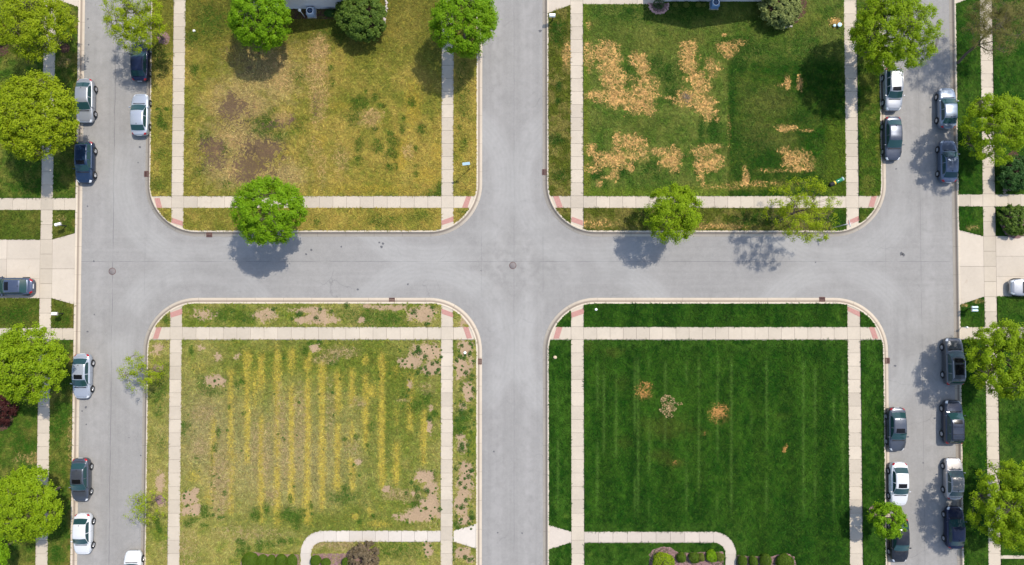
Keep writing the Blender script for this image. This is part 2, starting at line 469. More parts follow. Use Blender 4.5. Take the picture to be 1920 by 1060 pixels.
# ramp slabs end inside the rounded corner: clip by the kerb arc
def arc_x(xc, side, yk, sgn, y):
    """x of the lawn edge at height y in a rounded corner"""
    cy = yk + sgn * RAD
    d = (y - cy) * sgn
    if d >= 0: return xc
    return xc - side * (RAD - math.sqrt(max(0, RAD * RAD - d * d)))
def arc_y(xc, side, yk, sgn, x):
    cx = xc - side * RAD
    d = (x - cx) * side
    if d <= 0: return yk
    return yk + sgn * (RAD - math.sqrt(max(0, RAD * RAD - d * d)))
def corner(mb, c, xk, side, y0, y1, yk, sgn):
    """the ramps of one corner, clipped along the kerb arc; side -1 = left corner"""
    n = 5
    inner, outer = (c[0], c[1]) if side < 0 else (c[1], c[0])
    ya = y0 if sgn > 0 else y1                     # edge of the cross walk that faces the road
    xs = np.linspace(c[0], c[1], n)
    q = [(c[0], ya), (c[1], ya)] + [(x, arc_y(xk, side, yk, sgn, x) - sgn * .05) for x in xs[::-1]]
    slab(mb, q); HOLES.append(q)
    xo = c[0] if side < 0 else c[1]                # outer edge of the long walk
    yy = np.linspace(y0, y1, n)
    q = [(xo, y0), (xo, y1)] + [(arc_x(xk, side, yk, sgn, y) + side * .05, y) for y in yy[::-1]]
    slab(mb, q); HOLES.append(q)
def block_walks(c0, c1, y0, y1, sgn, xl, xr, yk):
    mb = MB(); far = NTOP if sgn > 0 else SBOT
    for c in (c0, c1):
        if sgn > 0: strip(mb, c[0], c[1], y1, far, 'y')
        else: strip(mb, c[0], c[1], far, y0, 'y')
        strip(mb, c[0], c[1], y0, y1, 'y', 2)
    strip(mb, c0[1], c1[0], y0, y1, 'x')
    corner(mb, c0, xl, -1, y0, y1, yk, sgn); corner(mb, c1, xr, 1, y0, y1, yk, sgn)
    S('sidewalk', mb.mesh('sidewalk', M['walk']))
block_walks(W_A, W_A2, wN0, wN1, 1, xA_l, xA2_l, yN_l)
block_walks(W_B, W_B2, wN0, wN1, 1, xB_l, xB2_l, yN_l)
block_walks(W_A, W_A2, wS0, wS1, -1, xA_l, xA2_l, yS_l)
block_walks(W_B, W_B2, wS0, wS1, -1, xB_l, xB2_l, yS_l)

# west strip
mb = MB(); md = MB()
yd1, yd0 = YY(449), YY(559.8)
yw = [YY(394), YY(371.5)]; yv = [YY(637.6), YY(615)]
strip(mb, *W_E, yw[1], NTOP, 'y'); strip(mb, *W_E, yw[0], yw[1], 'y', 2); strip(mb, *W_E, yd1, yw[0], 'y')
strip(mb, *W_E, yd0, yd1, 'y', 1.65); strip(mb, *W_E, yv[1], yd0, 'y'); strip(mb, *W_E, yv[0], yv[1], 'y', 2); strip(mb, *W_E, SBOT, yv[0], 'y')
for y0, y1 in (yw, yv):
    strip(mb, W_E[1], xE_l + .02, y0, y1, 'x', 1.3); strip(mb, -66, W_E[0], y0, y1, 'x', 1.45)
S('sidewalk', mb.mesh('sidewalk', M['walk']))
def drive(xw, xk, xfar, ytop, ybot, flt, flb, cuts):
    """apron flared to the kerb, and the drive behind the walk"""
    m = (ytop + ybot) / 2
    for a in ([(xw, m), (xk, m), (xk, flt), (xw, ytop)], [(xw, ybot), (xk, flb), (xk, m), (xw, m)]):
        slab(md, a); HOLES.append(a)
    s = 1 if xfar > xw else -1
    n = len(cuts) - 1
    yl = np.linspace(ybot, ytop, 4)
    for i in range(n):
        for j in range(3):
            slab(md, [(cuts[i], yl[j]), (cuts[i + 1], yl[j]), (cuts[i + 1], yl[j + 1]), (cuts[i], yl[j + 1])])
    HOLES.append([(cuts[0], ybot), (cuts[-1], ybot), (cuts[-1], ytop), (cuts[0], ytop)])
drive(W_E[1], xE_l + .02, -66, yd1, yd0, YY(437), YY(571.5), [W_E[0], -54.4, -58, -62, -66])
q = [tuple(P(97, -3).xy), tuple(P(148.5, 14).xy), tuple(P(149, -60).xy), tuple(P(97, -60).xy)]
slab(md, q); HOLES.append(q)
# east strip
me_ = MB()
ye1, ye0 = YY(443), YY(556.5)
ywF = [YY(387.6), YY(363.8)]; yvF = [YY(637), YY(613)]
strip(me_, *W_F, ywF[1], NTOP, 'y'); strip(me_, *W_F, ywF[0], ywF[1], 'y', 2); strip(me_, *W_F, ye1, ywF[0], 'y'); strip(me_, *W_F, ye0, ye1, 'y', 1.65)
strip(me_, *W_F, yvF[1], ye0, 'y'); strip(me_, *W_F, yvF[0], yvF[1], 'y', 2); strip(me_, *W_F, SBOT, yvF[0], 'y')
for y0, y1 in (ywF, yvF):
    strip(me_, xF_l - .02, W_F[0], y0, y1, 'x', 1.3); strip(me_, W_F[1], 66, y0, y1, 'x', 1.45)
strip(me_, W_F[1], 66, YY(1048), YY(1041.5), 'x', 1.45)
S('sidewalk', me_.mesh('sidewalk', M['walk']))
drive(W_F[0], xF_l - .02, 66, ye1, ye0, YY(431), YY(572), [W_F[1], 55.6, 59.0, 62.5, 66])
q = [tuple(P(1791, 8).xy), tuple(P(1820, -3).xy), tuple(P(1820, -60).xy), tuple(P(1791, -60).xy)]
slab(md, q); HOLES.append(q)
# driveway at the top of the north-east block, ending at the house
yt = YY(9); xh = XX(1246, 4)
q = [(xB_l, YY(25)), (W_B[0], YY(10)), (W_B[0], YY(10) + 5.5), (xB_l, YY(25) + 7)]; slab(md, q); HOLES.append(q)
for i in range(3):
    a, b = W_B[1] + (xh - W_B[1]) * i / 3, W_B[1] + (xh - W_B[1]) * (i + 1) / 3
    for j in range(2):
        slab(md, [(a, yt + 3 * j), (b, yt + 3 * j), (b, yt + 3 * j + 3), (a, yt + 3 * j + 3)])
HOLES.append([(W_B[1], yt), (xh, yt), (xh, yt + 6), (W_B[1], yt + 6)])
S('driveway', md.mesh('driveway', M['drive']))

# front paths of the two southern blocks, each with a rounded bend and an apron
def path(x_walk, xk, y0, y1, xb, dirn, mt):
    mb = MB()
    r_in, wd = 1.25, y1 - y0
    xs = xb - dirn * (r_in + wd)              # where the bend starts; xb = outer edge of the leg going south
    n = max(1, round(abs(xs - x_walk) / 1.46))
    for i in range(n):
        a, b = x_walk + (xs - x_walk) * i / n, x_walk + (xs - x_walk) * (i + 1) / n
        q = [(a, y0), (b, y0), (b, y1), (a, y1)]; slab(mb, q)
    HOLES.append([(x_walk, y0), (xs, y0), (xs, y1), (x_walk, y1)])
    cx, cy = xs, y0 - r_in
    A = [math.pi / 2 * i / 12 for i in range(13)]
    for h in (A[:7], A[6:]):
        q = [(cx + dirn * r_in * math.sin(t), cy + r_in * math.cos(t)) for t in h] + [(cx + dirn * (r_in + wd) * math.sin(t), cy + (r_in + wd) * math.cos(t)) for t in h[::-1]]
        slab_np(mb, q); HOLES.append(q)
    ex0, ex1 = cx + dirn * r_in, cx + dirn * (r_in + wd)
    for i in range(5):
        slab(mb, [(ex0, cy - 1.45 * i), (ex1, cy - 1.45 * i), (ex1, cy - 1.45 * (i + 1)), (ex0, cy - 1.45 * (i + 1))])
    HOLES.append([(ex0, cy), (ex1, cy), (ex1, cy - 7.3), (ex0, cy - 7.3)])
    q = [(x_walk - dirn * 1.36, y1), (x_walk - dirn * 1.36, y0), (xk, y0 - .72), (xk, y1 + .72)]
    slab(mb, q); HOLES.append(q)
    S('front_path', mb.mesh('front_path', mt))
def slab_np(mb, poly):          # for bent slabs: no shrink
    n = len(poly)
    a = [(x, y, -.16) for x, y in poly] + [(x, y, .001) for x, y in poly]
    area = sum(poly[i][0] * poly[(i + 1) % n][1] - poly[(i + 1) % n][0] * poly[i][1] for i in range(n))
    fs = [[n + i for i in range(n)]] + [[i, (i + 1) % n, n + (i + 1) % n, n + i] for i in range(n)]
    if area < 0: fs = [f[::-1] for f in fs]
    mb.add(a, fs)
path(W_A2[0], xA2_l, YY(1016), YY(995), XX(563, 1040), -1, M['walk_new'])
path(W_B[1], xB_l, YY(1017.5), YY(997), XX(1380.5, 1040), 1, M['path'])
# ------------------------------------------------------------------ lawns
def inpoly(X, Y, poly):
    r = np.zeros(X.shape, bool); n = len(poly); j = n - 1
    for i in range(n):
        xi, yi = poly[i]; xj, yj = poly[j]
        c = (yi > Y) != (yj > Y)
        if yi != yj: r ^= c & (X < (xj - xi) * (Y - yi) / (yj - yi) + xi)
        j = i
    return r
def blobs(px, py, L, wob=.38, seed=0, sc=.11, grow=1.15):
    """soft union of ellipses (cx, cy, rx, ry, strength) with a wobbly outline"""
    m = np.zeros(px.shape)
    n1 = .75 * (fbm(px * sc, py * sc, seed + 50, 4) - .5) + .55 * (fbm(px * .33, py * .33, seed + 77, 3) - .5)
    for b in L:
        cx, cy, rx, ry = b[:4]; s = b[4] if len(b) > 4 else 1.0
        rx *= grow; ry *= grow
        d = np.sqrt(((px - cx) / rx) ** 2 + ((py - cy) / ry) ** 2) + n1 * wob * 3
        m = np.maximum(m, s * (1 - sst(.25, 1.55, d)))
    return m

def grass_mat(name, straw, soil, lush, yellow, edge=.8, contrast=1.0, soil_edge=.45, soil_lo=.34, soil_hi=.70, soil_top=.95, halo=(.20, .16, .05, 1)):
    T = NT(name)
    pos = T.n('ShaderNodeNewGeometry').outputs['Position']
    a = T.n('ShaderNodeAttribute', {'attribute_name': 'base'}).outputs['Color']
    mk = T.n('ShaderNodeAttribute', {'attribute_name': 'mask'})
    sp = T.n('ShaderNodeSeparateColor', None, Color=mk.outputs['Color'])
    m1, m2, m3, m4 = sp.outputs[0], sp.outputs[1], sp.outputs[2], mk.outputs['Alpha']
    n0 = T.noise(.45, 4, .6, .6, pos); n1 = T.noise(1.15, 4, .68, 1.2, pos); n2 = T.noise(2.6, 3, .7, 1.6, pos); n3 = T.noise(6.5, 2, .75, .8, pos)
    # thread-like tangle of blades
    wv = T.n('ShaderNodeTexNoise', None, Scale=1.4, Detail=3.0); T.t.links.new(pos, wv.inputs['Vector'])
    vv = T.n('ShaderNodeVectorMath', {'operation': 'MULTIPLY_ADD'}); T.t.links.new(wv.outputs['Color'], vv.inputs[0]); vv.inputs[1].default_value = (1.1, 1.1, 0); T.t.links.new(pos, vv.inputs[2])
    vo = T.n('ShaderNodeTexVoronoi', {'feature': 'DISTANCE_TO_EDGE'}, Scale=2.4); T.t.links.new(vv.outputs[0], vo.inputs['Vector'])
    thr = T.math('SUBTRACT', 1.0, T.smooth(.02, .16, vo.outputs['Distance']))
    k = T.math('MULTIPLY_ADD', n1, 1.0 * contrast, 1 - .5 * contrast)
    k = T.math('MULTIPLY', k, T.math('MULTIPLY_ADD', n2, 1.5 * contrast, 1 - .75 * contrast))
    k = T.math('MULTIPLY', k, T.math('MULTIPLY_ADD', n3, 1.3 * contrast, 1 - .65 * contrast))
    k = T.math('MAXIMUM', k, .12)
    k = T.math('MULTIPLY', k, T.math('MULTIPLY_ADD', thr, .22 * contrast, 1 - .06 * contrast))
    c = val_mul(T, a, k)
    hue = T.noise(1.9, 3, .75, 1.5, pos)
    c = T.mix(T.math('MULTIPLY', T.smooth(.50, .66, hue), .34), c, val_mul(T, yellow, k))
    c = T.mix(T.math('MULTIPLY', T.smooth(.54, .70, T.noise(2.3, 3, .75, 1.5, T_shift(T, pos))), .26), c, val_mul(T, lush, k))
    def lay(c, m, col, kk, amp, lo, hi, top=1.0):
        e = T.math('ADD', m, T.math('MULTIPLY_ADD', n1, amp * 1.0, -amp * .5))
        e = T.math('ADD', e, T.math('MULTIPLY_ADD', n2, amp * 1.3, -amp * .65))
        e = T.math('ADD', e, T.math('MULTIPLY_ADD', n3, amp * .9, -amp * .45))
        e = T.math('ADD', e, T.math('MULTIPLY_ADD', thr, amp * .75, -amp * .25))
        f = T.math('MULTIPLY', T.smooth(lo, hi, e), T.smooth(.03, .22, m))
        return T.mix(T.math('MULTIPLY', f, top), c, val_mul(T, col, kk))
    kd = T.math('MULTIPLY', T.math('MULTIPLY_ADD', n2, 1.1, .42), T.math('MULTIPLY_ADD', n3, 1.0, .5))
    kd = T.math('MULTIPLY', kd, T.math('MULTIPLY_ADD', thr, .42, .84))
    c = lay(c, m4, yellow, T.math('MULTIPLY_ADD', k, .6, .4), .45, .10, .95, .80)
    c = lay(c, m3, lush, T.math('MULTIPLY_ADD', k, .8, .15), .7, .25, .72, .92)
    c = T.mix(T.math('MULTIPLY', T.smooth(.05, .6, m1), .38), c, val_mul(T, halo, k))
    c = lay(c, m1, straw, kd, edge, .14, .86)
    ks = T.math('MULTIPLY', T.math('MULTIPLY_ADD', n3, .5, .75), T.math('MULTIPLY_ADD', n0, .5, .75))
    c = lay(c, m2, soil, ks, soil_edge, soil_lo, soil_hi, soil_top)
    h = T.math('ADD', T.math('MULTIPLY', n2, .5), T.math('MULTIPLY', n3, .5))
    return T.bsdf(c, .95, spec=.06, bump=h, bstr=.8, bdist=.10)
def T_shift(T, pos):
    v = T.n('ShaderNodeVectorMath', {'operation': 'ADD'}); T.set(v.inputs[0], pos); v.inputs[1].default_value = (37.3, 11.9, 5.1); return v.outputs[0]

def mixc(a, b, t): return a + (b - a) * t[..., None]
def lin(r, g, b, k=1.0): return np.array(srgb(r, g, b)[:3]) * k
KA = .50                      # display value -> albedo under this sun and exposure

def attr_A(px, py):
    n1 = fbm(px * .022, py * .022, 1); n2 = fbm(px * .07, py * .07, 2); n3 = fbm(px * .006, py * .006, 3)
    c = mixc(lin(138, 140, 54, KA), lin(188, 167, 82, KA), sst(.30, .72, .6 * n1 + .4 * n2))
    yel = sst(380, 800, px) * sst(100, 300, py)
    c = mixc(c, lin(190, 164, 72, KA), .35 * yel * sst(.35, .6, n2))
    top = (1 - sst(20, 150, py + 60 * (n1 - .5)))
    c = mixc(c, lin(108, 112, 42, KA), .75 * top * sst(.2, .6, n2 + .15))
    c = mixc(c, lin(200, 174, 114, KA), .8 * blobs(px, py, [(500, 140, 60, 50), (455, 190, 55, 40), (455, 260, 60, 40), (430, 320, 40, 30), (530, 330, 40, 25)], seed=4))
    straw = blobs(px, py, [(598, 95, 18, 22), (595, 135, 18, 18, .95), (598, 178, 15, 45, .72), (695, 222, 18, 14, .85), (765, 283, 9, 12, .8), (530, 222, 16, 10, .8), (515, 125, 22, 25, .55), (530, 150, 18, 20, .6), (480, 205, 20, 14, .5), (430, 265, 25, 14, .5), (440, 318, 15, 18, .5), (490, 330, 20, 8, .5), (407, 281, 10, 8, .9), (590, 280, 15, 20, .35), (640, 300, 14, 26, .4), (605, 320, 10, 30, .4), (505, 285, 8, 6, .8)], seed=8)
    soil = blobs(px, py, [(433, 205, 22, 20, .8), (432, 190, 8, 16, .9), (398, 275, 20, 14, .8), (402, 298, 14, 16, .75), (415, 300, 8, 14, .6), (492, 282, 32, 18, .92), (470, 308, 26, 18, .9), (462, 330, 20, 12, .75), (520, 235, 20, 8, .55), (470, 130, 26, 10, .25), (592, 200, 5, 14, .4), (548, 225, 6, 8, .5), (440, 212, 34, 30, .42), (484, 296, 46, 34, .42), (402, 290, 28, 28, .38), (455, 105, 40, 18, .25)], seed=12, grow=1.3)
    lush = blobs(px, py, [(364, 132, 7, 12), (385, 130, 4, 6, .5), (497, 236, 28, 24, .95), (520, 255, 18, 14, .8), (470, 280, 14, 14, .35), (418, 278, 16, 12, .9), (738, 268, 11, 12), (735, 287, 10, 12), (733, 312, 10, 6, .9), (710, 277, 9, 12, .9), (673, 272, 7, 14, .9), (671, 298, 7, 8, .9), (672, 195, 16, 14, .85), (664, 222, 16, 12, .7), (703, 185, 6, 8, .9), (715, 199, 7, 5, .9), (687, 172, 4, 4, .9), (755, 243, 5, 8), (757, 222, 4, 5), (790, 243, 7, 9), (772, 193, 7, 9, .9), (780, 278, 5, 5), (704, 242, 5, 4), (733, 251, 6, 5), (780, 325, 6, 6, .8), (780, 312, 8, 5, .6), (828, 355, 16, 12, .95), (812, 362, 18, 8, .7), (620, 128, 6, 6, .8), (622, 155, 6, 12, .5), (360, 75, 14, 14, .8), (385, 258, 10, 14, .7), (552, 145, 18, 14, .55), (560, 240, 18, 14, .4), (395, 40, 26, 30, .6), (440, 25, 20, 40, .4), (640, 60, 40, 20, .5), (608, 345, 12, 6, .25), (375, 320, 14, 14, .4), (425, 345, 12, 10, .45), (300, 225, 6, 18, .95), (296, 205, 4, 4), (312, 205, 4, 3), (308, 237, 7, 7), (300, 290, 10, 10, .5), (295, 345, 14, 12, .6), (300, 110, 20, 30, .6), (870, 165, 12, 60, .45), (872, 265, 4, 5), (862, 240, 4, 5), (870, 30, 20, 30, .5), (310, 407, 8, 6, .5), (590, 412, 10, 10, .5), (715, 415, 30, 10, .5), (870, 400, 8, 6, .5), (780, 405, 20, 8, .4)], seed=16)
    yl = blobs(px, py, [(750, 290, 16, 26), (775, 200, 14, 40, .8), (800, 330, 24, 14, .7), (600, 265, 12, 12, .7), (700, 355, 80, 8, .5), (640, 200, 30, 8, .4), (820, 300, 10, 40, .5)], seed=20)
    return c, straw, soil, lush, yl

def attr_B(px, py):
    n1 = fbm(px * .03, py * .03, 21); n2 = fbm(px * .09, py * .09, 22)
    left = 1 - sst(1362, 1368, px + 3 * (n2 - .5)) * sst(105, 130, py)
    c = mixc(lin(80, 112, 36, KA), lin(128, 138, 62, KA), sst(.30, .75, .55 * n1 + .45 * n2))
    dk = mixc(lin(44, 88, 15, KA), lin(90, 112, 38, KA), sst(.34, .72, .5 * n1 + .5 * n2))
    c = mixc(dk, c, left)
    rows = .5 + .5 * np.sin((py + 6 * (fbm(px * .01, py * .05, 9) - .5)) * 2 * np.pi / 36)
    c = c * (1 - .22 * ((1 - left) * rows * sst(.35, .6, fbm(px * .02, py * .01, 33))))[..., None]
    oliv = blobs(px, py, [(1440, 190, 40, 26, .8), (1420, 250, 30, 30, .7), (1450, 265, 40, 18, .7), (1395, 180, 20, 30, .4)], seed=23)
    c = mixc(c, lin(118, 120, 58, KA), .7 * oliv)
    gy = blobs(px, py, [(1230, 80, 90, 18, .6), (1150, 60, 60, 20, .5), (1200, 240, 60, 20, .5)], seed=24)
    c = mixc(c, lin(126, 128, 58, KA), .6 * gy)
    ed = np.maximum(1 - sst(1096, 1112, px), sst(345, 362, py) * left); c = mixc(c, lin(118, 140, 38, KA), .55 * ed * (px > 1093) * (px < 1590))
    rt = sst(1540, 1556, px); c = mixc(c, lin(96, 118, 30, KA), .6 * rt * (px < 1590) * sst(200, 250, py))
    verge = np.maximum((px < 1070).astype(float), (py > 388).astype(float)); c = mixc(c, mixc(lin(96, 106, 34, KA), lin(140, 132, 66, KA), sst(.4, .7, n2)), verge * (px < 1560))
    c = mixc(c, mixc(lin(78, 108, 28, KA), lin(120, 130, 50, KA), sst(.4, .7, n2)), (px > 1612) * .8)
    straw = blobs(px, py, [(1135, 97, 18, 18), (1148, 92, 12, 8, .7), (1145, 122, 20, 22, .85), (1150, 150, 20, 26, .9), (1152, 182, 30, 16), (1125, 178, 26, 8, .8), (1104, 105, 10, 24, .6), (1064, 104, 9, 24, .55), (1195, 112, 14, 12, .95), (1206, 128, 10, 16), (1208, 150, 14, 12, .7), (1208, 175, 22, 14), (1200, 196, 26, 18, .95), (1185, 150, 8, 8, .3), (1228, 160, 8, 12, .4), (1290, 95, 15, 16), (1293, 122, 15, 16, .85), (1305, 145, 18, 14, .72), (1335, 125, 14, 16, .5), (1312, 162, 16, 18, .95), (1292, 185, 24, 15), (1318, 196, 18, 14, .95), (1330, 212, 14, 12, .9), (1345, 225, 5, 5, .8), (1256, 184, 10, 3, .7), (1363, 90, 17, 9), (1366, 103, 9, 6, .9), (1385, 80, 16, 6, .45), (1358, 66, 4, 3, .8), (1476, 154, 5, 12), (1499, 158, 5, 12, .95), (1466, 160, 12, 3, .5), (1475, 241, 17, 6), (1512, 245, 14, 3, .55), (1487, 300, 18, 15), (1508, 300, 14, 14, .75), (1470, 283, 10, 8, .5), (1498, 317, 20, 6, .7), (1398, 337, 7, 13), (1395, 318, 4, 6, .4), (1186, 266, 20, 13), (1158, 268, 8, 16, .8), (1155, 300, 22, 16, .95), (1130, 302, 22, 14, .65), (1108, 282, 9, 12, .85), (1152, 325, 8, 12, .8), (1112, 318, 14, 8, .5), (1205, 285, 12, 14, .75), (1182, 312, 6, 9, .85), (1185, 293, 25, 8, .6), (1258, 300, 17, 17), (1240, 285, 20, 7, .75), (1264, 285, 8, 10, .7), (1140, 333, 12, 4, .5), (1122, 345, 6, 6, .5), (1318, 285, 18, 10, .75), (1312, 308, 9, 20, .9), (1335, 308, 20, 12, .9), (1350, 300, 10, 8, .8), (1330, 275, 26, 5, .5), (1318, 340, 4, 14, .5), (1366, 255, 4, 50, .16), (1566, 42, 10, 8), (1430, 345, 70, 6, .2), (1360, 350, 40, 6, .2), (1450, 320, 30, 4, .2), (1125, 420, 30, 8, .3), (1340, 425, 60, 5, .4), (1105, 50, 5, 8, .4)], seed=28, wob=.50, grow=1.06)
    lush = blobs(px, py, [(1252, 140, 16, 20, .9), (1262, 178, 12, 18, .9), (1230, 118, 12, 14, .8), (1275, 135, 10, 22, .6), (1175, 140, 10, 16, .5), (1119, 301, 7, 10), (1118, 327, 11, 9), (1166, 322, 7, 8), (1212, 321, 5, 6), (1265, 300, 4, 4), (1269, 321, 5, 5), (1307, 323, 5, 5), (1315, 245, 5, 26, .9), (1340, 245, 12, 30, .85), (1332, 320, 10, 6, .5), (1385, 80, 30, 10, .8), (1400, 95, 36, 14, .85), (1385, 118, 16, 22, .85), (1373, 150, 10, 30, .7), (1372, 220, 6, 50, .6), (1400, 280, 34, 40, .55), (1430, 285, 40, 18, .6), (1440, 310, 60, 16, .5), (1225, 310, 18, 14, .8), (1380, 322, 10, 12, .8), (1130, 345, 10, 8, .6), (1220, 330, 26, 10, .4), (1160, 283, 3, 5), (1192, 283, 7, 5, .8), (1209, 176, 4, 4), (1148, 180, 3, 4), (1185, 310, 8, 6, .7), (1302, 200, 6, 5, .9), (1316, 206, 4, 4, .9), (1048, 163, 6, 8), (1045, 190, 6, 6), (1042, 262, 14, 10, .9), (1050, 330, 14, 10, .7), (1045, 60, 14, 22, .8), (1230, 20, 120, 20, .5), (1180, 21, 8, 7), (1130, 300, 6, 4, .5), (1420, 412, 50, 14, .7), (1570, 410, 30, 14, .8), (1205, 405, 20, 12, .5), (1295, 410, 20, 10, .4), (1500, 220, 30, 20, .4), (1520, 110, 60, 50, .35), (1440, 120, 50, 20, .4)], seed=32)
    soil = blobs(px, py, [(1208, 149, 0.1, 0.1, 0)], seed=1) * 0
    yl = blobs(px, py, [(1096, 250, 6, 60, .6), (1098, 330, 8, 30, .8), (1500, 40, 60, 20, .3), (1400, 350, 100, 8, .5)], seed=34)
    return c, straw, soil, lush, yl

CSTR = [(433, 690, 970, .45), (464, 655, 885, .62), (490, 662, 985, .85), (520, 640, 1000, .85), (547, 652, 950, .85), (577, 655, 985, 1), (604, 672, 958, 1), (633, 695, 925, .95), (660, 690, 930, .62), (686, 668, 845, .8), (716, 662, 920, .85), (743, 690, 915, .72), (768, 700, 815, .45), (795, 770, 875, .75), (478, 690, 800, .2), (400, 780, 900, .35)]
def attr_C(px, py):
    n1 = fbm(px * .02, py * .02, 41); n2 = fbm(px * .08, py * .08, 42); n3 = fbm(px * .3, py * .3, 43, 3)
    c = mixc(lin(122, 139, 50, KA), lin(172, 165, 90, KA), sst(.28, .70, .55 * n1 + .45 * n2))
    grey = np.exp(-((px - 540) / 130) ** 2 - ((py - 860) / 110) ** 2) + .8 * np.exp(-((px - 380) / 60) ** 2 - ((py - 800) / 90) ** 2)
    c = mixc(c, lin(172, 158, 108, KA), np.clip(.85 * grey, 0, .8))
    gr = np.exp(-((px - 745) / 70) ** 2 - ((py - 770) / 110) ** 2) + np.exp(-((px - 600) / 160) ** 2 - ((py - 675) / 40) ** 2) + .9 * np.exp(-((px - 600) / 150) ** 2 - ((py - 975) / 26) ** 2) + .5 * np.exp(-((px - 470) / 70) ** 2 - ((py - 700) / 60) ** 2)
    c = mixc(c, mixc(lin(96, 122, 34, KA), lin(128, 136, 54, KA), n3), np.clip(.9 * gr, 0, .85))
    yl = np.zeros(px.shape)
    for i, (x0, a, b, s) in enumerate(CSTR):
        wv = 3.0 * (fbm(py * .02 + i * 9, py * 0 + i, 5) - .5)
        wid = 5.8 + 4.0 * (vn(py * .035, py * 0 + i * 1.7, 6) - .3)
        ln = np.exp(-((px - x0 - wv) / wid) ** 2)
        seg = sst(a - 10, a + 12, py) * (1 - sst(b - 18, b + 8, py)) * sst(.12, .42, vn(py * .028 + i * 3.3, py * 0 + i, 11) + .18 * s)
        yl = np.maximum(yl, ln * seg * (.55 + .6 * s))
    yl = np.maximum(yl, blobs(px, py, [(465, 672, 8, 8), (694, 733, 13, 11, .95), (433, 850, 8, 14, .7), (665, 968, 8, 5, .9), (693, 958, 4, 8, .8), (440, 860, 8, 10, .5), (712, 982, 20, 6, .6), (375, 690, 20, 10, .35), (400, 830, 10, 20, .45), (365, 895, 14, 12, .5), (395, 930, 10, 18, .6)], seed=45))
    yl = np.clip(yl * (.66 + .6 * n3), 0, 1.0)
    soil = blobs(px, py, [(405, 715, 17, 11), (408, 669, 9, 9, .72), (376, 652, 9, 7, .6), (591, 652, 11, 8), (803, 660, 30, 16), (770, 678, 22, 12, .95), (812, 690, 20, 14, .95), (780, 655, 14, 10, .5), (768, 720, 6, 9, .8), (806, 800, 6, 15, .8), (808, 765, 5, 8, .6), (797, 893, 17, 12), (808, 914, 12, 12), (725, 917, 8, 6), (793, 965, 34, 13, .97), (812, 950, 13, 28), (768, 970, 22, 10, .9), (775, 925, 5, 4, .8), (800, 945, 14, 10, .9), (742, 968, 8, 5, .6), (672, 866, 8, 7, .75), (354, 935, 16, 14), (366, 955, 10, 14), (352, 958, 12, 10, .9), (368, 920, 6, 5, .9), (446, 668, 8, 7, .55), (300, 905, 9, 22, .75), (303, 938, 9, 12, .8), (297, 652, 11, 9, .75), (290, 662, 10, 6, .6),
                          (383, 590, 22, 11, .7), (365, 585, 12, 9, .55), (500, 590, 26, 13, .72), (600, 597, 30, 12, .85), (580, 582, 40, 7, .75), (565, 600, 14, 8, .9), (625, 600, 12, 8, .8), (677, 600, 7, 5, .9), (790, 590, 30, 16, .85), (740, 577, 40, 6, .75), (700, 575, 30, 5, .6), (870, 605, 10, 16, .6),
                          (872, 655, 14, 18, .9), (866, 690, 14, 22, .95), (878, 735, 10, 20, .9), (884, 680, 8, 14, .7), (868, 762, 8, 10, .6), (866, 838, 10, 16, .8), (862, 820, 10, 8, .7), (872, 910, 15, 36, .97), (866, 945, 14, 22, .95), (874, 880, 14, 14, .9), (872, 975, 14, 10, .8), (803, 1030, 9, 14, .85), (868, 1038, 14, 12, .9), (880, 1048, 10, 8, .8)], seed=46, wob=.36, grow=1.1)
    straw = blobs(px, py, [(415, 905, 16, 50, .72), (412, 950, 14, 14, .6), (640, 660, 26, 10, .6), (610, 672, 20, 10, .55), (375, 840, 16, 20, .5), (380, 775, 20, 14, .5), (525, 790, 10, 60, .35), (562, 800, 10, 70, .4), (500, 850, 9, 50, .4), (478, 830, 8, 40, .45), (535, 850, 8, 50, .35), (760, 930, 30, 10, .5), (735, 925, 16, 8, .6), (755, 750, 10, 3, .6), (800, 730, 12, 10, .4), (510, 930, 10, 14, .5), (620, 770, 8, 60, .3), (670, 755, 12, 10, .5), (665, 845, 14, 20, .35), (640, 1022, 40, 8, .7), (470, 1000, 60, 14, .35), (340, 1030, 30, 30, .4)], seed=47)
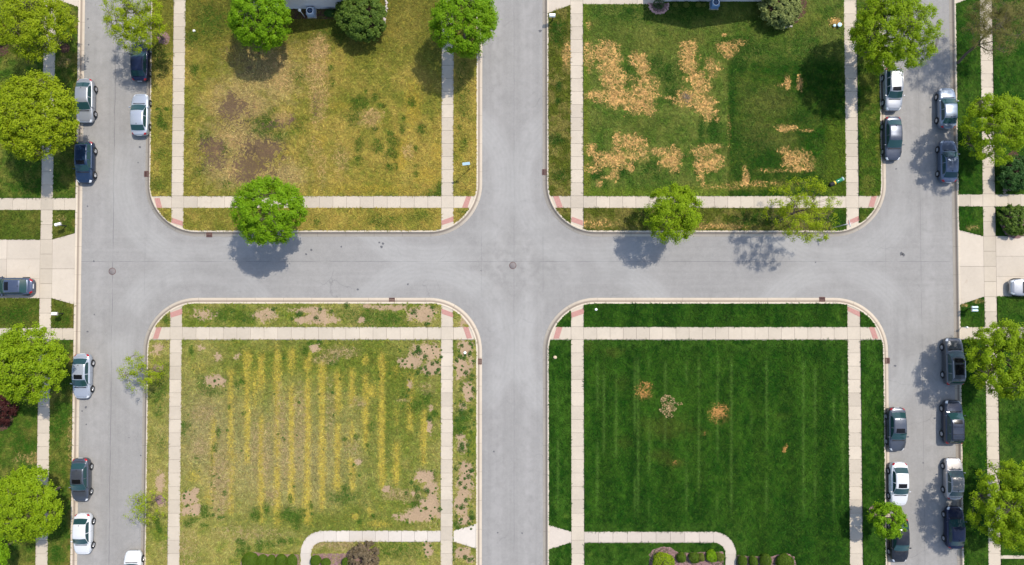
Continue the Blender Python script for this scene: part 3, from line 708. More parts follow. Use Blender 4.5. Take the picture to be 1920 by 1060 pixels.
    lush = blobs(px, py, [(359, 657, 4, 7), (574, 660, 6, 12), (580, 645, 8, 5, .7), (598, 642, 6, 5), (632, 668, 5, 8), (627, 680, 6, 5), (444, 721, 6, 5, .9), (455, 716, 5, 5), (458, 775, 5, 4, .9), (430, 763, 4, 4), (400, 735, 22, 8, .7), (420, 712, 8, 8, .8), (380, 720, 10, 14, .6), (345, 797, 9, 6), (345, 810, 4, 8, .6), (410, 810, 4, 10, .8), (404, 838, 5, 8, .9), (398, 870, 2, 25, .6), (370, 857, 5, 4, .9), (480, 962, 9, 12, .95), (499, 950, 6, 10, .9), (475, 966, 6, 6), (545, 965, 22, 10, .95), (540, 960, 8, 10, .9), (557, 975, 6, 16, .8), (545, 937, 4, 8, .9), (583, 948, 4, 7, .9), (567, 957, 8, 4, .8), (447, 1014, 5, 5), (457, 1017, 6, 8), (453, 1033, 10, 10, .95), (466, 1028, 4, 10, .9), (487, 1020, 6, 16, .85), (530, 1015, 8, 6, .95), (545, 1013, 8, 6, .7), (505, 1022, 12, 8, .6), (382, 960, 10, 12, .95), (352, 982, 8, 6, .95), (362, 975, 10, 6, .8), (384, 985, 6, 4), (800, 745, 12, 12, .8), (780, 760, 16, 10, .8), (815, 775, 6, 6), (806, 786, 5, 8), (760, 740, 8, 30, .6), (727, 810, 5, 60, .25), (648, 917, 7, 7, .95), (640, 935, 25, 10, .7), (660, 930, 14, 8, .7), (700, 967, 4, 4), (675, 978, 5, 4), (690, 835, 4, 3), (646, 823, 4, 4), (668, 820, 4, 5), (695, 800, 8, 10, .6), (780, 945, 12, 10, .9), (798, 920, 14, 3, .9), (808, 930, 8, 5), (790, 935, 10, 4, .8), (813, 895, 5, 10, .8), (795, 885, 20, 4, .4),
                          (420, 590, 26, 14, .65), (460, 595, 20, 12, .7), (700, 595, 40, 16, .75), (730, 600, 30, 14, .8), (650, 590, 20, 12, .5), (562, 592, 8, 6, .95), (300, 770, 8, 10, .5), (297, 735, 12, 20, .7), (293, 972, 6, 10, .9), (300, 995, 5, 6), (296, 985, 4, 8, .9), (300, 830, 10, 20, .4), (310, 600, 8, 8, .7), (870, 780, 14, 14, .8), (880, 710, 8, 8, .6), (872, 720, 10, 6, .6), (860, 800, 10, 14, .9), (870, 870, 12, 6, .6), (858, 985, 8, 10, .95), (884, 970, 6, 6, .95), (850, 640, 5, 10, .6), (740, 1030, 50, 16, .5), (850, 1030, 6, 20, .7), (880, 1020, 12, 6, .8), (735, 1025, 20, 20, .5)], seed=48)
    return c, straw, soil, lush, yl

DSTR = [1120, 1132, 1155, 1190, 1196, 1217, 1247, 1287, 1310, 1345, 1371, 1408, 1437, 1506, 1528, 1563, 1580, 1046]
def attr_D(px, py):
    n1 = fbm(px * .03, py * .012, 61); n2 = fbm(px * .12, py * .09, 62)
    c = mixc(lin(30, 72, 12, KA), lin(60, 98, 24, KA), sst(.28, .74, .5 * n1 + .5 * n2))
    rows = .5 + .5 * np.sin(px * 2 * np.pi / 58 + 1.2 + .5 * np.sin(py * .011))
    c = c * (.88 + .24 * rows)[..., None]
    ln = np.zeros(px.shape)
    for i, x0 in enumerate(DSTR):
        wv = 1.5 * (fbm(py * .015 + i, py * 0 + i, 5) - .5)
        ln = np.maximum(ln, np.exp(-((px - x0 - wv) / 2.5) ** 2) * sst(.3, .6, vn(py * .02 + i * 5.1, py * 0 + i, 13)) * sst(655, 690, py) * (1 - sst(930, 990, py)))
    c = mixc(c, lin(92, 128, 50, KA), .62 * ln)
    ed = np.maximum(np.maximum(1 - sst(640, 668, py), 0) * (py > 636), sst(975, 992, py) * (px < 1400))
    c = mixc(c, lin(72, 108, 34, KA), .55 * ed * sst(.3, .6, n2))
    ol = blobs(px, py, [(1250, 800, 40, 20, .6), (1240, 855, 20, 12, .5), (1265, 868, 16, 8, .8), (1150, 660, 16, 8, .6), (1100, 650, 14, 12, .5), (1170, 830, 12, 10, .4), (1465, 780, 14, 6, .3), (1165, 720, 12, 14, .3), (1320, 812, 12, 6, .4)], seed=64)
    c = mixc(c, lin(96, 100, 40, KA), .6 * ol)
    c = mixc(c, lin(70, 112, 34, KA), .4 * ((px < 1068) | (px > 1618)) * sst(.4, .7, n2))
    straw = blobs(px, py, [(1207, 736, 11, 10, .95), (1212, 723, 7, 7, .9), (1207, 733, 16, 17, .35), (1347, 775, 12, 11, .95), (1347, 775, 19, 18, .42), (1265, 868, 6, 4, .38), (1471, 843, 3.2, 5.5, .95), (1474, 837, 1.6, 5, .7), (1320, 812, 3, 4, .35)], seed=66, wob=.25, sc=.2, grow=1.0)
    lush = blobs(px, py, [(1057, 963, 6, 6, .0)], seed=1) * 0
    yl = blobs(px, py, [(1575, 590, 6, 12, .5), (1060, 968, 5, 5, .9), (1106, 1040, 5, 4, .8), (1042, 950, 5, 5, .5), (1640, 780, 6, 5, .4)], seed=67)
    return c, straw, yl * 0, lush, yl

def attr_E(px, py):
    n1 = fbm(px * .03, py * .03, 71); n2 = fbm(px * .09, py * .09, 72)
    c = mixc(lin(72, 106, 30, KA), lin(138, 136, 62, KA), sst(.35, .78, .5 * n1 + .5 * n2))
    c = mixc(c, lin(96, 104, 36, KA), .5 * ((py > 390) & (py < 620)))
    c = mixc(c, lin(150, 134, 72, KA), .6 * np.exp(-((px - (145 - py * .012)) / 5) ** 2) * sst(.4, .6, n2))
    straw = blobs(px, py, [(122, 118, 10, 10, .5), (115, 410, 8, 8, .3), (132, 820, 4, 40, .35), (60, 860, 26, 10, .35)], seed=73)
    lush = blobs(px, py, [(30, 590, 30, 16, .5), (60, 350, 30, 20, .5), (115, 600, 16, 10, .4), (108, 1040, 12, 20, .6), (110, 800, 14, 30, .4), (40, 830, 20, 20, .5), (120, 60, 16, 30, .5)], seed=74)
    z = np.zeros(px.shape)
    return c, straw, z, lush, z
def attr_F(px, py):
    n1 = fbm(px * .03, py * .03, 81); n2 = fbm(px * .1, py * .1, 82)
    c = mixc(lin(38, 82, 14, KA), lin(78, 110, 34, KA), sst(.32, .78, .5 * n1 + .5 * n2))
    straw = blobs(px, py, [(1822, 428, 12, 4, .5), (1835, 565, 12, 4, .5), (1808, 573, 5, 3, .7)], seed=83)
    z = np.zeros(px.shape)
    return c, straw, z, z, z

def rr_inside(x0, x1, yk, sgn):
    def f(X, Y):
        d = (Y - yk) * sgn
        ins = (X > x0) & (X < x1) & (d > 0)
        for cx, s in ((x0 + RAD, -1), (x1 - RAD, 1)):
            c = ((X - cx) * s > 0) & (d < RAD)
            ins &= ~(c & (np.hypot(X - cx, d - RAD) > RAD))
        return ins
    return f
def lawn(attr, mat, xr, yr, inside, step=.10, seed=1):
    xs = np.arange(xr[0], xr[1] + step * .5, step); ys = np.arange(yr[0], yr[1] + step * .5, step)
    XC, YC = np.meshgrid((xs[:-1] + xs[1:]) / 2, (ys[:-1] + ys[1:]) / 2, indexing='ij')
    keep = inside(XC, YC)
    for h in HOLES:
        hx = [p[0] for p in h]; hy = [p[1] for p in h]
        i0, i1 = np.searchsorted(xs, [min(hx) - step, max(hx) + step]); j0, j1 = np.searchsorted(ys, [min(hy) - step, max(hy) + step])
        i0 = max(i0 - 1, 0); j0 = max(j0 - 1, 0)
        if i1 <= i0 or j1 <= j0: continue
        sl = (slice(i0, i1), slice(j0, j1))
        if XC[sl].size: keep[sl] &= ~inpoly(XC[sl], YC[sl], h)
    X, Y = np.meshgrid(xs, ys, indexing='ij')
    r = np.random.RandomState(seed)
    Xj = X + (r.rand(*X.shape) - .5) * step * .9; Yj = Y + (r.rand(*X.shape) - .5) * step * .9
    Z = .022 + .03 * fbm(X * .9, Y * .9, seed + 2) + .014 * r.rand(*X.shape)
    px, py = to_px(X, Y)
    c, straw, soil, lush, yl = attr(px, py)
    straw = straw * (.46 + .84 * sst(.32, .62, fbm(px * .16, py * .16, 91, 3)))
    Z = Z - .02 * np.clip(soil, 0, 1) 
    nx, ny = len(xs), len(ys)
    ii, jj = np.nonzero(keep)
    f = np.stack([ii * ny + jj, (ii + 1) * ny + jj, (ii + 1) * ny + jj + 1, ii * ny + jj + 1], -1)
    used = np.zeros(nx * ny, bool); used[f.ravel()] = True
    mp = np.cumsum(used) - 1
    V = np.stack([Xj, Yj, Z], -1).reshape(-1, 3)[used]
    me = mesh_np('lawn', V, mp[f], mat, True)
    ca = me.attributes.new('base', 'FLOAT_COLOR', 'POINT'); cm = me.attributes.new('mask', 'FLOAT_COLOR', 'POINT')
    b4 = np.concatenate([np.clip(c, 0, 1), np.ones(c.shape[:2] + (1,))], -1).reshape(-1, 4)[used]
    m4 = np.stack([straw, soil, lush, yl], -1).reshape(-1, 4)[used]
    ca.data.foreach_set('color', b4.astype(np.float32).ravel()); cm.data.foreach_set('color', m4.astype(np.float32).ravel())
    return S('lawn', me)
GM = {
 'A': grass_mat('dry_olive_grass', tuple(lin(200, 166, 108, KA)) + (1,), tuple(lin(112, 90, 76, KA)) + (1,), tuple(lin(62, 96, 26, KA)) + (1,), tuple(lin(190, 164, 62, KA)) + (1,), soil_edge=.95, soil_lo=.10, soil_hi=.80, soil_top=.90),
 'B': grass_mat('patchy_green_grass', tuple(lin(244, 190, 118, KA)) + (1,), tuple(lin(100, 80, 60, KA)) + (1,), tuple(lin(36, 78, 18, KA)) + (1,), tuple(lin(128, 130, 48, KA)) + (1,), edge=1.0, halo=(.13, .13, .04, 1)),
 'C': grass_mat('striped_tired_grass', tuple(lin(178, 156, 112, KA)) + (1,), tuple(lin(206, 176, 144, KA)) + (1,), tuple(lin(66, 102, 30, KA)) + (1,), tuple(lin(214, 190, 78, KA)) + (1,)),
 'D': grass_mat('deep_green_grass', tuple(lin(206, 150, 88, KA)) + (1,), tuple(lin(100, 80, 60, KA)) + (1,), tuple(lin(30, 70, 14, KA)) + (1,), tuple(lin(92, 124, 40, KA)) + (1,), edge=.7, contrast=.75, halo=(.07, .07, .018, 1)),
 'E': grass_mat('shaggy_green_grass', tuple(lin(176, 150, 96, KA)) + (1,), tuple(lin(100, 80, 60, KA)) + (1,), tuple(lin(50, 92, 20, KA)) + (1,), tuple(lin(130, 132, 54, KA)) + (1,)),
 'F': grass_mat('mown_green_grass', tuple(lin(176, 150, 96, KA)) + (1,), tuple(lin(100, 80, 60, KA)) + (1,), tuple(lin(36, 78, 16, KA)) + (1,), tuple(lin(96, 122, 40, KA)) + (1,), contrast=.85),
}
YT, YB, XL, XRR = 35.0, -31.0, -58.0, 58.0
LAWNS = [(attr_A, 'A', (xA_l, xA2_l), (yN_l - .05, YT), rr_inside(xA_l, xA2_l, yN_l, 1)),
         (attr_B, 'B', (xB_l, xB2_l), (yN_l - .05, YT), rr_inside(xB_l, xB2_l, yN_l, 1)),
         (attr_C, 'C', (xA_l, xA2_l), (YB, yS_l + .05), rr_inside(xA_l, xA2_l, yS_l, -1)),
         (attr_D, 'D', (xB_l, xB2_l), (YB, yS_l + .05), rr_inside(xB_l, xB2_l, yS_l, -1)),
         (attr_E, 'E', (XL, xE_l), (YB, YT), lambda X, Y: X < xE_l),
         (attr_F, 'F', (xF_l, XRR), (YB, YT), lambda X, Y: X > xF_l)]
ALL = lambda X, Y: np.ones(X.shape, bool)
for i, (at, k, xr, yr, ins) in enumerate(LAWNS):
    lawn(at, GM[k], xr, yr, ins, .10, i + 1)
    # the same lawns go on past the frame, coarser
    if k in 'ABCD':
        y2 = (YT, 60) if k in 'AB' else (-60, YB)
        lawn(at, GM[k], xr, y2, ALL, .5, i + 20)
    elif k == 'E':
        lawn(at, GM[k], (-70, XL), (-60, 60), ALL, .5, 31)
        for y2 in ((YT, 60), (-60, YB)): lawn(at, GM[k], (XL, xE_l), y2, ALL, .5, 32)
    else:
        lawn(at, GM[k], (XRR, 70), (-60, 60), ALL, .5, 33)
        for y2 in ((YT, 60), (-60, YB)): lawn(at, GM[k], (xF_l, XRR), y2, ALL, .5, 34)

# blades and straws lying about on the lawns: too many to count
def strands(name, attr, xr, yr, inside, n, strawc, soilc, lushc, yelc, seed):
    rs = np.random.RandomState(seed)
    X = rs.uniform(xr[0], xr[1], n); Y = rs.uniform(yr[0], yr[1], n)
    ok = inside(X, Y)
    for h in HOLES: ok &= ~inpoly(X, Y, [(p[0], p[1]) for p in h])
    X, Y = X[ok], Y[ok]; n = len(X)
    px, py = to_px(X, Y)
    c, st, so, lu, ye = attr(px, py)
    nz = rs.rand(n)
    f = lambda m, q: (np.clip(m, 0, 1) * (.35 + .9 * rs.rand(n)) * q).clip(0, 1)[:, None]
    c = c + (yelc - c) * f(ye, .75); c = c + (lushc - c) * f(lu, .8); c = c + (strawc - c) * f(st, .8)
    keep = so < .35 * (.5 + rs.rand(n))
    X, Y, c = X[keep], Y[keep], c[keep]; n = len(X)
    c = c * np.exp(rs.randn(n, 1) * .30 + .02) * np.exp(rs.randn(n, 3) * .06)
    a = 2 * np.pi * fbm(X * .35, Y * .35, seed + 9, 2) * 2 + rs.randn(n) * .9
    L = rs.uniform(.2, .6, n); wd = rs.uniform(.010, .026, n); h = rs.uniform(.03, .13, n)
    dx, dy = np.cos(a), np.sin(a); bend = rs.randn(n) * .35
    def at(t, lift): 
        return np.stack([X + dx * L * t - dy * bend * L * t * t, Y + dy * L * t + dx * bend * L * t * t, .05 + lift], -1)
    p0, p1, p2 = at(-.5, 0 * h), at(0, h), at(.5, h * .5)
    nv = np.stack([-dy, dx, 0 * dx], -1) * wd[:, None]
    V = np.stack([p0 - nv * .5, p0 + nv * .5, p1 + nv, p1 - nv, p2], 1).reshape(-1, 3)
    b = np.arange(n)[:, None] * 5
    F3 = np.concatenate([b + np.array([[0, 1, 2]]), b + np.array([[0, 2, 3]]), b + np.array([[3, 2, 4]])], 0)
    me = mesh_np(name, V, F3[:, ::-1].copy(), M['strand'])
    ca = me.attributes.new('base', 'FLOAT_COLOR', 'POINT')
    ca.data.foreach_set('color', np.repeat(np.concatenate([np.clip(c, 0, 1), np.ones((n, 1))], 1), 5, 0).astype(np.float32).ravel())
    o = obj(name, me); o['kind'] = 'stuff'
T = NT('grass_blades'); cc = T.n('ShaderNodeAttribute', {'attribute_name': 'base'}).outputs['Color']
M['strand'] = T.bsdf(cc, .8, spec=.1)
SN = {'A': 60000, 'B': 60000, 'C': 60000, 'D': 45000, 'E': 26000, 'F': 24000}
SCOL = {'A': (lin(214, 182, 120, KA), lin(112, 90, 76, KA), lin(66, 104, 28, KA), lin(206, 178, 70, KA)), 'B': (lin(242, 192, 122, KA), lin(100, 80, 60, KA), lin(40, 84, 20, KA), lin(140, 142, 52, KA)),
        'C': (lin(190, 166, 120, KA), lin(206, 172, 142, KA), lin(70, 108, 30, KA), lin(208, 186, 88, KA)), 'D': (lin(224, 168, 96, KA), lin(100, 80, 60, KA), lin(30, 70, 14, KA), lin(92, 124, 40, KA)),
        'E': (lin(176, 150, 96, KA), lin(100, 80, 60, KA), lin(50, 92, 20, KA), lin(130, 132, 54, KA)), 'F': (lin(176, 150, 96, KA), lin(100, 80, 60, KA), lin(36, 78, 16, KA), lin(96, 122, 40, KA))}
for i, (at_, k, xr, yr, ins) in enumerate(LAWNS):
    strands('grass_blades', at_, xr, yr, ins, SN[k], *SCOL[k], 100 + i)
# ------------------------------------------------------------------ trees and bushes
def leaf_mat(name, dark, light, trans=.35, tint=(1.25, 1.15, .55), rough=.5):
    T = NT(name)
    r = T.n('ShaderNodeNewGeometry').outputs['Random Per Island']
    g = T.n('ShaderNodeTexCoord').outputs['Object']
    n = T.noise(1.7, 3, .65, .3, g)
    f = T.math('ADD', T.math('MULTIPLY', r, .6), T.math('MULTIPLY', T.math('SUBTRACT', n, .3), .9), clamp=True)
    c = T.mix(f, dark, light)
    pb = T.n('ShaderNodeBsdfPrincipled'); T.set(pb.inputs['Base Color'], c); pb.inputs['Roughness'].default_value = rough; pb.inputs['Specular IOR Level'].default_value = .10
    tl = T.n('ShaderNodeBsdfTranslucent'); T.set(tl.inputs[0], T.mix(1.0, c, tint + (1,), 'MULTIPLY'))
    ms = T.n('ShaderNodeMixShader'); ms.inputs[0].default_value = trans
    T.t.links.new(pb.outputs[0], ms.inputs[1]); T.t.links.new(tl.outputs[0], ms.inputs[2]); T.t.links.new(ms.outputs[0], T.out.inputs[0])
    return T.m
LM = {
 'bright': leaf_mat('bright_green_leaves', (.088, .20, .004, 1), (.235, .395, .012, 1)),
 'yellow': leaf_mat('yellow_green_leaves', (.155, .23, .006, 1), (.34, .41, .014, 1)),
 'lime': leaf_mat('lime_leaves', (.13, .225, .006, 1), (.29, .40, .013, 1)),
 'olive': leaf_mat('olive_leaves', (.075, .11, .015, 1), (.20, .23, .045, 1)),
 'bare': leaf_mat('olive_buds', (.10, .095, .022, 1), (.22, .20, .06, 1), .2),
 'pine': leaf_mat('dark_evergreen_leaves', (.018, .06, .012, 1), (.06, .13, .03, 1), .2),
 'juniper': leaf_mat('juniper_leaves', (.035, .08, .010, 1), (.13, .19, .028, 1), .25),
 'weeping': leaf_mat('pale_olive_leaves', (.10, .13, .03, 1), (.26, .30, .10, 1), .25),
 'box': leaf_mat('boxwood_leaves', (.035, .075, .006, 1), (.10, .165, .012, 1), .2),
 'gold': leaf_mat('golden_green_leaves', (.14, .24, .008, 1), (.32, .42, .016, 1)),
 'purple': leaf_mat('purple_brown_leaves', (.07, .055, .028, 1), (.21, .16, .10, 1), .2, (1.1, .9, .8)),
 'red': leaf_mat('dark_red_leaves', (.028, .008, .008, 1), (.075, .022, .018, 1), .25, (1.2, .7, .7)),
}
def nrm(v): return v / (np.linalg.norm(v, axis=-1, keepdims=True) + 1e-9)
def leaf_quads(pos, normal, size, rs, aspect=.62):
    """rhombic leaves, each its own little face, tip drooping along a random in-plane direction"""
    n = len(pos)
    a = nrm(np.cross(normal, rs.randn(n, 3))); b = np.cross(normal, a)
    L = (size * (.7 + .6 * rs.rand(n)))[:, None]
    tip = pos + a * L * .5 - np.array([0, 0, 1]) * L * .12; base = pos - a * L * .5
    s1 = pos + b * L * .5 * aspect + normal * L * .06; s2 = pos - b * L * .5 * aspect + normal * L * .06
    V = np.stack([base, s1, tip, s2], 1).reshape(-1, 3)
    Fq = np.arange(4 * n).reshape(n, 4)
    return V, Fq
def clump_dirs(n, zmin, rs):
    z = zmin + (1 - zmin) * rs.rand(n); t = rs.rand(n) * 2 * np.pi; r = np.sqrt(np.maximum(0, 1 - z * z))
    return np.stack([r * np.cos(t), r * np.sin(t), z], -1)

STY = {   # clumps per m2 of crown shell, leaves per clump, leaf size, clump radius, shell depth, flatness
 'dense':  dict(den=4.2, lv=120, ls=.15, cr=.36, inner=.42, flat=.86, zmin=-.45, ir=.14),
 'broad':  dict(den=3.2, lv=125, ls=.17, cr=.42, inner=.5, flat=.70, zmin=-.35, ir=.20),
 'airy':   dict(den=2.9, lv=95, ls=.14, cr=.39, inner=.6, flat=.75, zmin=-.4, ir=.26),
 'sparse': dict(den=2.2, lv=36, ls=.12, cr=.38, inner=.7, flat=.75, zmin=-.4, ir=.28),
 'wispy':  dict(den=1.5, lv=24, ls=.115, cr=.36, inner=.75, flat=.75, zmin=-.4, ir=.34),
 'bare':   dict(den=2.6, lv=34, ls=.08, cr=.44, inner=.8, flat=.75, zmin=-.4, ir=.3),
}
def make_crown(C, Rr, st, rs, leafk=1.0):
    """leaf positions in world space about centre C; returns verts, faces, clump centres"""
    q = STY[st]
    cr = q['cr'] * (1 if Rr > 2 else .75)
    n = int(q['den'] * 2 * np.pi * Rr * Rr * 1.15) + 12
    d = clump_dirs(n, q['zmin'], rs)
    lob = rs.randn(7, 3); lob = nrm(lob); am = rs.uniform(-1, 1, 7)
    amp = (np.exp(3.0 * (d @ lob.T - 1)) * am).sum(1)
    amp = np.clip(amp, -1.2, 1.0)
    u = 1 - q['inner'] * rs.rand(n) ** 1.6
    Re = (Rr - cr * .25) * (1 + q['ir'] * amp * .75 - .04)
    cl = d * (Re * u)[:, None] * np.array([1, 1, q['flat']])
    lv = int(q['lv'] * leafk)
    k = np.repeat(np.arange(n), (lv * (.55 + .9 * rs.rand(n))).astype(int))
    m = len(k)
    off = rs.randn(m, 3); off = nrm(off) * (cr * rs.rand(m) ** .45 * (.7 + .6 * rs.rand(n))[k])[:, None]
    off[:, 2] *= .75
    off *= np.where(rs.rand(m) < .16, rs.uniform(1.2, 1.9, m), 1.0)[:, None]
    keep = off[:, 2] > -cr * .55
    off, k = off[keep], k[keep]; m = len(k)
    pos = cl[k] + off
    nn = nrm(nrm(off) * .8 + d[k] * .45 + np.array([0, 0, .75]) + rs.randn(m, 3) * .42)
    V, Fq = leaf_quads(pos, nn, q['ls'], rs)
    return V + np.array(C), Fq, cl + np.array(C)
def limbs(mb, B, C, Rr, cl, rs, r0, twigs=True, nl=9):
    """trunk from B, limbs towards spread clumps, thin twigs to the rest"""
    B = np.array(B, float); C = np.array(C, float)
    low = B + (C - B) * .42; low[2] = B[2] + (C[2] - B[2]) * .45
    tp = [B, B + np.array([0, 0, .12]), B + (low - B) * .5 + np.append(rs.randn(2) * .05, 0), low]
    mb.tube([Vector(p) for p in tp], [r0 * 1.35, r0, r0 * .88, r0 * .78], 8)
    top = C + np.array([0, 0, Rr * .45])
    main = [low, low + (C - low) * .55 + np.append(rs.randn(2) * .12, 0), C + np.append(rs.randn(2) * .15, 0), top]
    mb.tube([Vector(p) for p in main], [r0 * .78, r0 * .6, r0 * .42, r0 * .12], 7)
    nodes = [low + (C - low) * t for t in np.linspace(.05, 1, 8)]; nr = [r0 * (.6 - .3 * t) for t in np.linspace(.05, 1, 8)]
    sel = [int(rs.randint(len(cl)))]
    dm = np.linalg.norm(cl - cl[sel[0]], axis=1)
    for _ in range(nl - 1):
        j = int(np.argmax(dm)); sel.append(j); dm = np.minimum(dm, np.linalg.norm(cl - cl[j], axis=1))
    for j in sel:
        e = cl[j]
        s = low + (C - low) * rs.uniform(.0, .85)
        m1 = s + (e - s) * .38 + np.array([0, 0, .10 * Rr]) + rs.randn(3) * .06 * Rr
        m2 = s + (e - s) * .72 + np.array([0, 0, .07 * Rr]) + rs.randn(3) * .05 * Rr
        rr = r0 * .42
        mb.tube([Vector(p) for p in (s, m1, m2, e)], [rr, rr * .72, rr * .45, rr * .16], 5)
        for a, b in ((s, m1), (m1, m2), (m2, e)):
            for t in (.3, .65, 1.0): nodes.append(a + (b - a) * t); nr.append(rr * .3)
    if twigs:
        N = np.array(nodes)
        for j in range(len(cl)):
            dd = np.linalg.norm(N - cl[j], axis=1); i = int(np.argmin(dd))
            if dd[i] < .15: continue
            s, e = N[i], cl[j]; mid = (s + e) / 2 + rs.randn(3) * .08 * dd[i]
            mb.tube([Vector(p) for p in (s, mid, e)], [.022 + .004 * r0, .015, .006], 3, cap=False)
STY['shrub'] = dict(den=5.5, lv=70, ls=.17, cr=.30, inner=.35, flat=.62, zmin=-.3, ir=.26)
STY['needle'] = dict(den=6.5, lv=80, ls=.20, cr=.26, inner=.35, flat=.62, zmin=-.3, ir=.30)
def clump_shrub(name, label, cat, px, py, rpx, h, st, mat, seed, group=None, aspect=None, leafk=1.0):
    rs = np.random.RandomState(seed * 13 + 1)
    C = P(px, py, h * .55); Rr = rpx / 17.43 * (1 - h * .55 / CAM_H)
    V, Fq, cl = make_crown((0, 0, h * .5), Rr, st, rs, leafk)
    V[:, 2] = np.maximum(V[:, 2], .02)
    o = thing(name, label, cat, (C.x, C.y, .03), 0, group)
    mb = MB()
    for i in range(12):
        e = cl[rs.randint(len(cl))]; mb.tube([Vector((e[0] * .06, e[1] * .06, -.05)), Vector((e[0] * .5, e[1] * .5, h * .3)), Vector(e)], [.05, .035, .01], 5)
    mb.build('stems', M['bark'], o)
    obj('foliage', mesh_np('foliage', V, Fq, LM[mat]), o)
    return o
def tree(name, label, cat, px, py, rpx, h, st, mat, base=None, seed=1, leafk=1.0, r0=None, group=None, ring=0.0, sub=None):
    """crown centred on photo pixel (px,py) with its middle h metres up; base = pixel of the trunk foot"""
    rs = np.random.RandomState(seed * 17 + 3)
    C = P(px, py, h); Rr = rpx / 17.43 * (1 - h / CAM_H)
    B = P(*base, 0.02) if base else Vector((C.x, C.y, .02))
    r0 = r0 or (.05 + .032 * Rr)
    V, Fq, cl = make_crown(tuple(C - B), Rr, st, rs, leafk)
    o = thing(name, label, cat, B, 0, group or 'street trees')
    mb = MB(); limbs(mb, (0, 0, -.1), tuple(C - B), Rr, cl, rs, r0, True, 9 if Rr > 2.2 else 6)
    mb.build('trunk', M['bark'], o)
    obj('crown', mesh_np('crown', V, Fq, LM[mat]), o)
    if ring > 0:
        mulch_bed([(B.x + ring * (1 + .12 * rs.randn()) * math.cos(t), B.y + ring * (1 + .12 * rs.randn()) * math.sin(t)) for t in np.linspace(0, 2 * math.pi, 15)[:-1]], .07, M['mulch'], sub)
    return o
def mulch_bed(poly, h=.06, mat=None, label=None):
    """low mound of mulch with a ragged foot"""
    n = len(poly); c = np.mean(np.array(poly), axis=0)
    rr = np.random.RandomState(int(abs(c[0] * 100 + c[1] * 37)) % 10000)
    pts = []
    for i in range(n):
        a, b = np.array(poly[i]), np.array(poly[(i + 1) % n])
        k = max(1, int(np.linalg.norm(b - a) / .18))
        for j in range(k): pts.append(a + (b - a) * j / k + rr.randn(2) * .025)
    rings = []
    for f, z in ((1.0, -.02), (.985, .045), (.93, .05 + h * .5), (.75, .05 + h), (.4, .055 + h * 1.1)):
        rings += [(c[0] + (p[0] - c[0]) * f, c[1] + (p[1] - c[1]) * f, z + rr.rand() * .015) for p in pts]
    m = len(pts); fs = []
    for r in range(4):
        for i in range(m): fs.append([r * m + i, r * m + (i + 1) % m, (r + 1) * m + (i + 1) % m, (r + 1) * m + i])
    fs.append([4 * m + i for i in range(m)])
    a = sum(pts[i][0] * pts[(i + 1) % m][1] - pts[(i + 1) % m][0] * pts[i][1] for i in range(m))
    if a < 0: fs = [f[::-1] for f in fs]
    S('mulch_bed', mesh_np('mulch_bed', rings, fs, mat or M['mulch'], False))
def bush(name, label, cat, px, py, rx, ry, hgt, mat, seed=1, ls=.07, n=None, group=None, rough=.10, spiky=0.0, aspect=.62):
    """rounded shrub: woody stems inside, leaves on a bumpy shell"""
    rs = np.random.RandomState(seed * 31 + 5)
    C = P(px, py, hgt * .6); k = 1 / 17.43 * (1 - hgt * .6 / CAM_H)
    ax, ay = rx * k, ry * k
    o = thing(name, label, cat, (C.x, C.y, .03), 0, group)
    area = 2 * math.pi * ((ax + ay) / 2) ** 2 * (.5 + .6 * hgt / (ax + ay))
    n = n or int(min(9000, 3.2 * area / (.31 * ls * ls)))
    d = clump_dirs(n, -.35, rs)
    lob = nrm(rs.randn(14, 3)); am = rs.uniform(-1, 1, 14)
    amp = (np.exp(5.0 * (d @ lob.T - 1)) * am).sum(1)
    fine = rs.randn(60, 3); fine = nrm(fine); fa = rs.uniform(-1, 1, 60)
    amp2 = (np.exp(40.0 * (d @ fine.T - 1)) * fa).sum(1)
    u = (1 + rough * np.clip(amp, -1.3, 1.3) + rough * .9 * np.clip(amp2, -1, 1)) * (1 - .16 * rs.rand(n) ** 2)
    sc = np.array([ax, ay, hgt * .58])
    pos = d * u[:, None] * sc + np.array([0, 0, hgt * .42])
    pos[:, 2] = np.maximum(pos[:, 2], .03)
    nn = nrm(d * (1 - spiky) + np.array([0, 0, .35]) + rs.randn(n, 3) * (.45 + spiky))
    V, Fq = leaf_quads(pos, nn, ls, rs, aspect)
    obj('foliage', mesh_np('foliage', V, Fq, LM[mat]), o)
    mb = MB()
    for i in range(9):
        t = 2 * math.pi * i / 9 + rs.rand(); f = .3 + .45 * rs.rand()
        e = (ax * f * math.cos(t), ay * f * math.sin(t), hgt * (.45 + .35 * rs.rand()))
        mb.tube([(0.06 * math.cos(t), .06 * math.sin(t), -.05), (e[0] * .4, e[1] * .4, e[2] * .55), e], [.03, .022, .008], 5)
    # a dense twiggy heart keeps daylight out of the middle
    hd = clump_dirs(60, -.3, rs); hp = hd * .6 * sc + np.array([0, 0, hgt * .36]); hp[:, 2] = np.maximum(hp[:, 2], .02)
    for p in hp:
        mb.tube([Vector(p * .35), Vector(p)], [.012, .006], 3, cap=False)
    mb.build('stems', M['bark'], o)
    return o

TR = 'street_tree'
